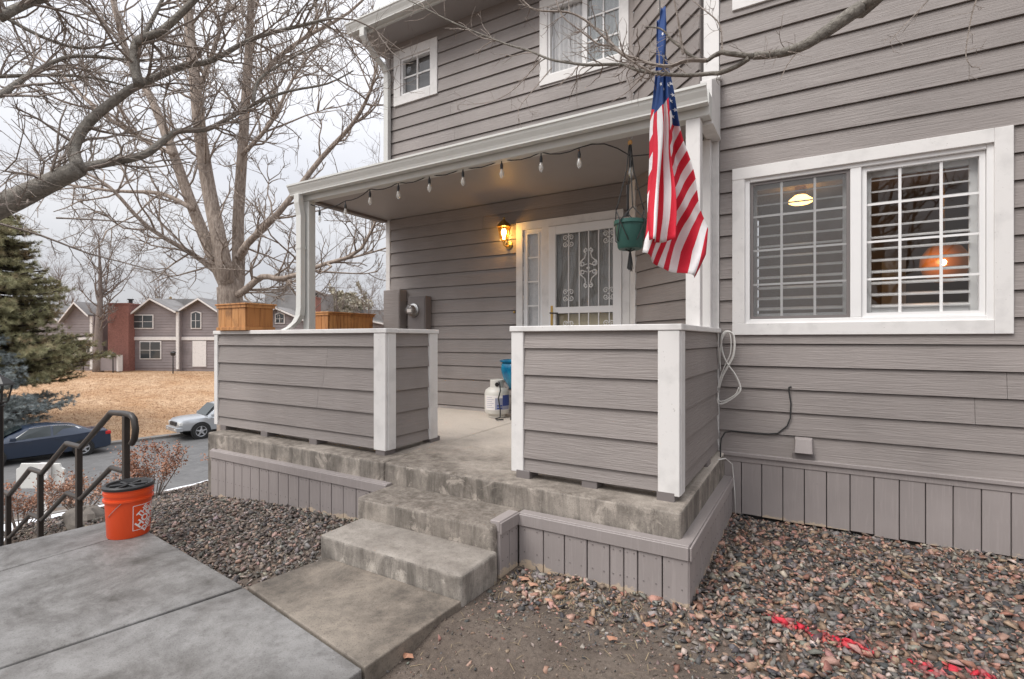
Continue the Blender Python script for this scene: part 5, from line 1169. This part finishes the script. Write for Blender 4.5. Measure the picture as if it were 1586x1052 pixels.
def bush(name, label, c, r, h, mat, n, leaf, seed, stems=14, twig='bark_twig', group=None):
    rr = random.Random(seed); t = thing(name, label, 'bush', c, group=group); st_ = MB(); lf = MB()
    for i in range(stems):
        a = rr.uniform(0,6.283); rad_ = r*rr.uniform(.3,1); tip = Vector(c) + Vector((math.cos(a)*rad_, math.sin(a)*rad_, h*rr.uniform(.6,1.05))); b = Vector(c) + Vector((math.cos(a)*.1*r, math.sin(a)*.1*r, -.03)); mid = b.lerp(tip,.5) + Vector((rr.gauss(0,.08*r),rr.gauss(0,.08*r),.05*h)); st_.tube([b,mid,tip], [.008,.005,.002], 4)
        for j in range(rr.randint(3,5)):
            o = mid.lerp(tip, rr.uniform(-.3,.9)); e = o + Vector((rr.gauss(0,.3*r),rr.gauss(0,.3*r),rr.uniform(.1,.35)*h)); st_.tube([o,o.lerp(e,.5)+Vector((rr.gauss(0,.02),rr.gauss(0,.02),0)),e], [.004,.003,.0015], 3)
            for k in range(int(n/stems/4)):
                q = o.lerp(e, rr.random()) + Vector((rr.gauss(0,.03),rr.gauss(0,.03),rr.gauss(0,.03))); v = Vector((rr.gauss(0,1),rr.gauss(0,1),rr.gauss(0,1))).normalized(); w = v.orthogonal().normalized(); L_ = leaf*rr.uniform(.6,1.3)
                i0 = len(lf.v); lf.v += [tuple(q), tuple(q+v*L_*.5+w*L_*.28), tuple(q+v*L_), tuple(q+v*L_*.5-w*L_*.28)]; lf.f.append((i0,i0+1,i0+2,i0+3)); lf.m.append(0)
    obj('stems', st_, twig, t); obj('foliage', lf, mat, t); return t
def bedpt(x, y): return (x, y, float(ground(x, y)))
bush('dry_shrub', 'leggy russet shrub behind the orange bucket', bedpt(-7.3, 3.25), .42, .62, 'dry_leaves', 2200, .03, 1, group='dry shrubs')
bush('dry_shrub', 'low russet shrub against the porch skirting end', bedpt(-7.6, 4.5), .45, .5, 'dry_leaves', 2200, .03, 2, group='dry shrubs')
bush('dry_shrub', 'sparse russet shrub behind the boulders and handrail', bedpt(-7.4, 2.55), .40, .45, 'dry_leaves', 1600, .03, 3, group='dry shrubs')
bush('dry_shrub', 'russet shrub low on the bed beside the handrail', bedpt(-8.1, 2.2), .4, .5, 'dry_leaves', 1400, .03, 4, group='dry shrubs')
p = atD(541, 470, 70); bush('rounded_bush', 'rounded pale olive tree crown far past the porch planter', (p.x, p.y, 1.0), 3.4, 6.2, 'far_bush', 9000, .5, 5, 40)
p = atD(270, 505, 85); bush('rounded_bush', 'dusky evergreen crown behind the far townhouse roofs', (p.x, p.y, 1.0), 3.5, 6.0, 'far_bush', 5000, .5, 6, 30)
for i, (x, y, s_, lab) in enumerate([(-6.3, 2.2, .2, 'long flat boulder beside the handrail'), (-6.1, 2.6, .17, 'rounded boulder behind the handrail posts'), (-5.6, 2.3, .1, 'small boulder behind the orange bucket')]):
    z = float(ground(x,y)); n = 1; rr = np.random.default_rng(i+5)
    mb = MB(); 
    for a in range(9):
        for b in range(14):
            th = math.pi*a/8; phi = 6.283*b/14; k = 1 + .12*math.sin(3*phi+a) + rr.uniform(-.07,.07); mb.v.append((x+s_*1.35*k*math.sin(th)*math.cos(phi), y+s_*.8*k*math.sin(th)*math.sin(phi), z+s_*.15+s_*.55*k*math.cos(th)))
    for a in range(8):
        for b in range(14): b2 = (b+1)%14; mb.f.append((a*14+b,(a+1)*14+b,(a+1)*14+b2,a*14+b2)); mb.m.append(0)
    tag(obj('boulder', mb, 'rock', smooth=35), lab, 'boulder', 'boulders in the planting bed')

# ------------------------------------------------------------------ white sign by the pavement
p = atD(62, 740, 12.6); gz = float(ground(p.x,p.y))
t = thing('sign_board', 'white painted notched signboard on a post near the pavement', 'sign', (p.x, p.y, gz)); P2 = lambda a, z, n: tuple(Vector((p.x,p.y,0)) + RV*a + FV*n + Vector((0,0,z)))
zt = CZ - (718-CY)/FPX*12.6; zb = CZ - (757-CY)/FPX*12.6
def panel(a0, a1, z0, z1, n0, n1): return MB().hexa([P2(a0,z0,n0),P2(a1,z0,n0),P2(a1,z0,n1),P2(a0,z0,n1),P2(a0,z1,n0),P2(a1,z1,n0),P2(a1,z1,n1),P2(a0,z1,n1)])
mb = MB().extr([(-.52,zb+.1),(-.6,zb+.14),(-.6,zt-.14),(-.52,zt-.1),(-.48,zt),(.48,zt),(.52,zt-.1),(.6,zt-.14),(.6,zb+.14),(.52,zb+.1),(.48,zb),(-.48,zb)], (p.x,p.y,0), RV, (0,0,1), FV*.05)
obj('board', mb, 'gutter_white', t, bevel=.01); obj('post', panel(.05,.30,gz-.1,zt+.03,-.12,-.01), 'white', t, bevel=.01)

# ------------------------------------------------------------------ parked cars
def car(name, label, loc, rz, Lc, Wc, sections, mat, wheels, wr, windows, extra):
    t = thing(name, label, 'car', loc, rz, 'cars parked along the far kerb')
    # sections: x, zbottom, zbelt, zroof, half width at belt, half width at roof
    mb = MB(); n = len(sections); k = 13
    for (x, zb, zl, zr, wb, wt) in sections:
        half = [(0,zb),(wb*.8,zb),(wb*.97,zb+.06),(wb*1.0,zb+.5*(zl-zb)),(wb*.975,zl-.04),(wb*.94,zl),(wt+(wb*.9-wt)*.25,zl+(zr-zl)*.75 if zr > zl+.05 else zl+.012),]
        half += [(wt*.85, zr-.015 if zr > zl+.05 else zl+.03),(0,zr if zr > zl+.05 else zl+.045)]
        ring = [(x, y, z) for y, z in half] + [(x, -y, z) for y, z in half[-2:0:-1]]
        mb.v += ring; k = len(ring)
    for i in range(n-1):
        for j in range(k): j2 = (j+1) % k; mb.f.append((i*k+j, i*k+j2, (i+1)*k+j2, (i+1)*k+j)); mb.m.append(0)
    mb.f += [tuple(range(k-1,-1,-1)), tuple((n-1)*k+j for j in range(k))]; mb.m += [0,0]
    obj('body', mb, mat, t, local=True, smooth=32)
    for s_ in (-1, 1):
        for x in wheels:
            y = s_*(Wc/2-.075)
            w = obj('wheel', MB().lathe([(wr*.62,-.11),(wr*.97,-.11),(wr,-.07),(wr,.07),(wr*.97,.11),(wr*.62,.11)], (x,y,wr), 26, (1,0,0), (0,0,1), (0,1,0)), 'rubber', t, local=True, smooth=35)
            WLOC[w.name] = Vector((x, y, 0))
            mr_ = MB().lathe([(wr*.25,.108),(wr*.2,.130),(.0001,.132)], (x,y,wr), 20, (1,0,0), (0,0,1), (0,s_,0)).lathe([(wr*.55,.10),(wr*.66,.118),(wr*.6,.06),(wr*.55,.05)], (x,y,wr), 24, (1,0,0), (0,0,1), (0,s_,0))
            for q in range(5):
                a = q*1.2566+.3; d_ = Vector((math.cos(a),0,math.sin(a))); e_ = Vector((-math.sin(a),0,math.cos(a))); mr_.extr([(wr*.15,-.04),(wr*.6,-.03),(wr*.6,.03),(wr*.15,.04)], (x,y+s_*.108,wr), d_, e_, (0,s_*.016,0))
            obj('rim', mr_, 'rim', w)
            obj('wheel_arch_shade', MB().lathe([(wr*1.17,-.01),(wr*1.17,.004)], (x, s_*(Wc/2+.002), wr+.01), 26, (1,0,0), (0,0,1), (0,s_,0)), 'rubber', t, local=True)  # dark disc on the body side imitates the shade inside the arch
            WLOC[w.name] = Vector((x,y,0))
        for poly, kind in windows:
            def side(px_, pz_):
                # body side position at that height
                for (a, b) in zip(sections[:-1], sections[1:]):
                    if a[0] <= px_ <= b[0]:
                        f = (px_-a[0])/(b[0]-a[0]); zl = a[2]+(b[2]-a[2])*f; zr = a[3]+(b[3]-a[3])*f; wb = a[4]+(b[4]-a[4])*f; wt = a[5]+(b[5]-a[5])*f
                        g = min(1,max(0,(pz_-zl)/max(.05,(zr-zl)*.75))); y0 = wb*.94; y1 = wt+(wb*.9-wt)*.25; return (y0+(y1-y0)*g) + .006
                return Wc/2
            obj('window' if kind != 'chrome_strip' else kind, MB().add([(a, s_*side(a,b), b) for a, b in poly], [tuple(range(len(poly)))[::s_]]), 'car_glass' if kind != 'chrome_strip' else 'chrome', t, local=True)
        for nm_, bx0, bx1, mt_ in extra:
            a = (bx0[0], s_*bx0[1], bx0[2]); b = (bx1[0], s_*bx1[1], bx1[2])
            lo = tuple(min(p,q) for p,q in zip(a,b)); hi = tuple(max(p,q) for p,q in zip(a,b)); obj(nm_, MB().box(lo, hi), mt_, t, local=True, bevel=.02, seg=2)
    return t
def fix_rims():
    for o in bpy.data.objects:
        if o.name.startswith('rim') and o.parent and o.parent.name.startswith('wheel'): pass
zroad = -3.638
RD = math.atan2(-.988, -.148)      # heading toward the viewer, along the road
camry = [(-2.40,.38,.62,.62,.66,.5),(-2.34,.26,.86,.86,.80,.6),(-2.20,.22,1.02,1.02,.86,.62),(-1.80,.20,1.06,1.07,.905,.62),(-1.62,.2,1.05,1.12,.91,.58),(-1.1,.2,1.01,1.38,.915,.60),(-.5,.2,.985,1.46,.915,.62),(.1,.2,.965,1.47,.915,.62),(.45,.2,.95,1.43,.915,.60),(.95,.2,.94,1.22,.91,.58),(1.32,.2,.93,1.0,.905,.6),(1.45,.2,.925,.93,.90,.6),(2.0,.22,.82,.82,.86,.6),(2.28,.25,.70,.70,.78,.5),(2.42,.35,.52,.52,.62,.4)]
p = atD(134, 700, 23.2)
cx_, cy_ = -28.65, 8.35
car('parked_car', 'dark navy sedan parked facing down the street', (cx_-.0, cy_, zroad), RD, 4.82, 1.83, camry, 'car_navy', (-1.36, 1.42), .325,
    [([(-1.35,1.06),(-.38,1.02),(-.38,1.40),(-.78,1.38),(-1.12,1.27)], 'w'), ([(-.30,1.015),(.86,.975),(.80,1.05),(.35,1.36),(-.30,1.405)], 'w'), ([(-1.30,.305),(1.35,.305),(1.35,.335),(-1.30,.335)], 'chrome_strip'), ([(-1.52,1.075),(-1.35,1.064),(-1.12,1.28),(-.78,1.392),(-.3,1.418),(.36,1.372),(.36,1.392),(-.3,1.440),(-.8,1.415),(-1.15,1.30)], 'chrome_strip')],
    [('tail_light', (-2.345,.56,.82), (-2.14,.862,.96), 'tail_red'), ('headlight', (2.0,.55,.66), (2.32,.82,.79), 'lens'), ('mirror', (.78,.93,.97), (.98,1.08,1.1), 'car_navy'), ('door_handle', (-.62,.905,.87), (-.42,.935,.90), 'car_navy'), ('door_handle', (.32,.905,.85), (.52,.935,.88), 'car_navy')])
suv = [(-2.32,.5,.98,1.5,.78,.6),(-2.22,.4,1.05,1.70,.84,.63),(-1.4,.36,1.08,1.76,.87,.65),(.0,.36,1.06,1.76,.87,.65),(.45,.36,1.05,1.70,.87,.64),(.98,.36,1.04,1.16,.87,.62),(1.08,.40,1.10,1.11,.87,.62),(1.75,.42,1.08,1.08,.86,.6),(2.12,.45,1.03,1.03,.82,.55),(2.28,.48,.90,.90,.76,.5),(2.34,.50,.66,.66,.7,.4)]
car('parked_car', 'silver off-road wagon parked further up the street', (-27.65, 15.7, zroad), RD, 4.66, 1.76, suv, 'car_silver', (-1.33, 1.35), .40,
    [([(-2.0,1.12),(-1.15,1.12),(-1.15,1.62),(-1.98,1.60)], 'w'), ([(-1.05,1.12),(-.18,1.11),(-.18,1.62),(-1.05,1.62)], 'w'), ([(-.10,1.11),(.82,1.09),(.5,1.5),(.34,1.60),(-.10,1.62)], 'w')],
    [('headlight', (2.06,.46,.76), (2.30,.80,.92), 'lens'), ('bumper', (2.14,.0,.46), (2.42,.80,.66), 'car_silver'), ('grille', (2.2,.0,.72), (2.345,.44,.92), 'car_trim'), ('mirror', (.72,.88,1.08), (.9,1.06,1.24), 'car_silver'), ('fog_light', (2.40,.45,.52), (2.43,.62,.60), 'lens'), ('tail_light', (-2.36,.62,.95), (-2.2,.84,1.3), 'tail_red'), ('roof_rail', (-1.9,.60,1.765), (.2,.64,1.80), 'car_trim')])
# windscreens
for nm, loc, poly in (('s', (cx_,cy_,zroad), [(1.30,-.66,1.0),(1.30,.66,1.0),(.52,.52,1.41),(.52,-.52,1.41)]), ('w', (-27.65,15.7,zroad), [(1.04,-.66,1.13),(1.04,.66,1.13),(.52,.56,1.66),(.52,-.56,1.66)])):
    par = [o for o in bpy.data.objects if o.name.startswith('parked_car')][0 if nm == 's' else 1]
    obj('windscreen', MB().add([(x+.03,y,z+.035) for x,y,z in poly], [(0,1,2,3)]), 'car_glass', par, local=True)

# ------------------------------------------------------------------ townhouses across the street (frontal to the rise)
def far_house(label, u0, u1, d, gables, roof_v, wins, doors, extras, base_v=574):
    """each is a block with its own roof, windows and doors, standing square to the slope"""
    o = atD((u0+u1)/2, base_v, d); k = d/FPX; t = thing('far_townhouse', label, 'house', tuple(o), group='townhouses across the street')
    org = atD(CX, CY, d); P = lambda u, v, n=0: tuple(org + RV*((u-CX)*k) + Vector((0,0,-(v-CY)*k)) + FV*n)
    def ext(name, poly, mat, n0, n1, parent=t):
        pts = [P(u,v,n0) for u,v in poly] + [P(u,v,n1) for u,v in poly]; q = len(poly)
        return obj(name, MB().add(pts, [tuple(range(q)), tuple(range(2*q-1,q-1,-1))] + [(i,q+i,q+(i+1)%q,(i+1)%q) for i in range(q)]), mat, parent)
    wl = ext('wall', [(u0,base_v+6),(u1,base_v+6)] + gables[::-1], 'far_siding', 0, 8)
    v = base_v - 4.2; top = min(g[1] for g in gables)
    while v > top:
        # clip each lap board to the gable outline
        us = np.linspace(u0, u1, 60); gu, gv = zip(*gables); ok = [q for q in us if np.interp(q, gu, gv) < v - 3]
        if len(ok) > 2:
            runs = []; cur = [ok[0]]
            for q in ok[1:]:
                if q - cur[-1] > (u1-u0)/59*1.5: runs.append(cur); cur = [q]
                else: cur.append(q)
            runs.append(cur)
            mb = MB()
            for r_ in runs: a, b = r_[0], r_[-1]; mb.hexa([P(a,v,-.045),P(b,v,-.045),P(b,v,-.001),P(a,v,-.001),P(a,v-4,-.008),P(b,v-4,-.008),P(b,v-4,-.001),P(a,v-4,-.001)])
            obj('siding_board', mb, 'far_siding', wl)
        v -= 4.2
    for (a, b) in zip(gables[:-1], gables[1:]):
        ext('roof', [(a[0]-.0,a[1]-2.6),(b[0],b[1]-2.6),(b[0],b[1]-.2),(a[0],a[1]-.2)], 'roof_shingle', -.5, 8); ext('fascia', [(a[0],a[1]-1.6),(b[0],b[1]-1.6),(b[0],b[1]+1.0),(a[0],a[1]+1.0)], 'white', -.56, -.502)
    if roof_v: ext('roof', [(u0,max(g[1] for g in gables)),(u0+4,roof_v),(u1-4,roof_v),(u1,max(g[1] for g in gables))], 'roof_shingle', 3.0, 8.2)
    for (a, b, c, e, arch) in wins:
        poly = [(a-1.6,e+1.6),(b+1.6,e+1.6),(b+1.6,c-1.6),((a+b)/2,c-(4.2 if arch else 1.6)),(a-1.6,c-1.6)]
        w = ext('window', poly, 'white', -.10, .0); ext('pane', [(a,e),(b,e),(b,c),((a+b)/2,c-(2.6 if arch else 0)),(a,c)], 'window_dark', -.13, -.101, t if False else t)
        ext('muntin', [((a+b)/2-.35,e),((a+b)/2+.35,e),((a+b)/2+.35,c),((a+b)/2-.35,c)], 'white', -.15, -.131); ext('muntin', [(a,(c+e)/2+.3),(b,(c+e)/2+.3),(b,(c+e)/2-.3),(a,(c+e)/2-.3)], 'white', -.148, -.1312)
    for (a, b, c, e) in doors: ext('door', [(a,e),(b,e),(b,c),(a,c)], 'white', -.09, 0)
    for nm, a, b, c, e, mat, n0 in extras: ext(nm, [(a,e),(b,e),(b,c),(a,c)], mat, n0, n0+.5 if n0 < -.2 else 0)
    return t
far_house('far grey townhouse with twin gables and an arched upper window', 200, 278, 46, [(200,494),(238,464),(276.5,484),(278,484)], 459, [(208,237,489,508,False),(219,249,530,555,False)], [], [('band',202,276,522,527,'white',-.12),('corner_board',274,278,484,572,'white',-.14),('corner_board',199,203,494,572,'white',-.14),('patio_wall',181,213,551,572,'far_siding',-2.2),('patio_cap',181,213,549,551,'white',-2.25),('patio_post',180,182.5,549,573,'white',-2.3),('patio_post',211,213.5,549,573,'white',-2.3)])
far_house('far grey townhouse with an arched window over a white door', 279, 352, 46.4, [(279,484),(312,464),(345,486),(352,486)], 461, [(298,311,486,508,True)], [(299,320,528,568)], [('band',281,350,522,527,'white',-.12)])
far_house('far grey townhouse half hidden by the pine and bare trunk', 98, 144, 45, [(98,500),(122,470),(143,490),(144,490)], 468, [(132,141,532,546,False)], [(102,120,524,558)], [('band',98,144,523,527,'white',-.12),('corner_board',141,145,490,572,'white',-.14)])
far_house('far grey townhouse wing behind the pine branches', 40, 97, 47, [(40,498),(70,474),(97,498)], 470, [(60,80,535,552,False)], [], [('band',40,97,524,528,'white',-.12)])
far_house('far grey townhouse showing its roof between planter and porch post', 385, 476, 52, [(385,500),(430,478),(476,498)], 447, [(428,440,488,500,True)], [], [])
far_house('far grey townhouse roof behind the cedar planter', 492, 600, 66, [(492,503),(545,492),(600,503)], 478, [], [], [])
def chimney(label, u0, u1, v0, v1, d, dep):
    k = d/FPX; org = atD(CX, CY, d); b = org + RV*(((u0+u1)/2-CX)*k) + Vector((0,0,-(v1-CY)*k)); t = thing('brick_chimney', label, 'chimney', tuple(b), group='brick chimneys across the street')
    P = lambda u, v, n: org + RV*((u-CX)*k) + Vector((0,0,-(v-CY)*k)) + FV*n
    q = [P(u0,v1+5,0),P(u1,v1+5,0),P(u1,v1+5,dep),P(u0,v1+5,dep),P(u0,v0,0),P(u1,v0,0),P(u1,v0,dep),P(u0,v0,dep)]
    obj('stack', MB().hexa([tuple(p) for p in q]), 'brick_far', t); q2 = [P(u0-.8,v0-.01,-.06),P(u1+.8,v0-.01,-.06),P(u1+.8,v0-.01,dep+.06),P(u0-.8,v0-.01,dep+.06)]; obj('cap', MB().hexa([tuple(p) for p in q2] + [tuple(p + Vector((0,0,.15))) for p in q2]), 'brick_far', t); obj('flue', MB().lathe([(.16,0),(.16,.5),(.25,.5),(.25,.6)], tuple(P((u0+u1)/2+3,v0,dep/2)), 10), 'black_metal', t)
m, tt, b_ = nodes('brick_far'); v_ = mapping(tt, (1,1,1)); br = tt.nodes.new('ShaderNodeTexNoise'); br.inputs['Scale'].default_value = 9; tt.links.new(v_, br.inputs[0]); wv = tt.nodes.new('ShaderNodeTexWave'); wv.bands_direction = 'Z'; wv.inputs['Scale'].default_value = 3.6; tt.links.new(v_, wv.inputs[0])  # haze of distance put into the brick colour, paler and less red
tt.links.new(mixc(tt, ramp(tt, br.outputs[0], [(.3,(.19,.075,.06)),(.7,(.29,.125,.10))]), (.30,.2,.17), math_n(tt, 'MULTIPLY', ramp(tt, wv.outputs[0], [(.8,(0,0,0)),(.9,(1,1,1))]), .5)), b_.inputs['Base Color']); b_.inputs['Roughness'].default_value = .9
chimney('broad red brick chimney between the far townhouses', 167, 199, 472, 572, 45.2, 2.5)
chimney('red brick chimney beyond the porch post', 477, 489, 462, 512, 51.5, 1.4)
# small yard lamps on the far lawn
for u, v0, v1, lab in ((175, 548, 574, 'thin dark yard lamp before the brick chimney'), (268, 546, 575, 'thin dark yard lamp before the twin gable house'), (129, 542, 570, 'thin dark yard lamp by the far white door')):
    p = atD(u, v1, 43.5); zt = CZ-(v0-CY)/FPX*43.5; gz = float(ground(p.x,p.y)); t = thing('yard_lamp', lab, 'lamp', (p.x,p.y,gz), group='yard lamps across the street')
    obj('pole', MB().lathe([(.05,gz-.05),(.04,zt-.3)], (p.x,p.y,0), 8), 'black_metal', t); obj('head', MB().lathe([(.05,zt-.3),(.16,zt-.28),(.2,zt-.05),(.25,zt-.04),(.05,zt+.12)], (p.x,p.y,0), 6), 'black_metal', t)
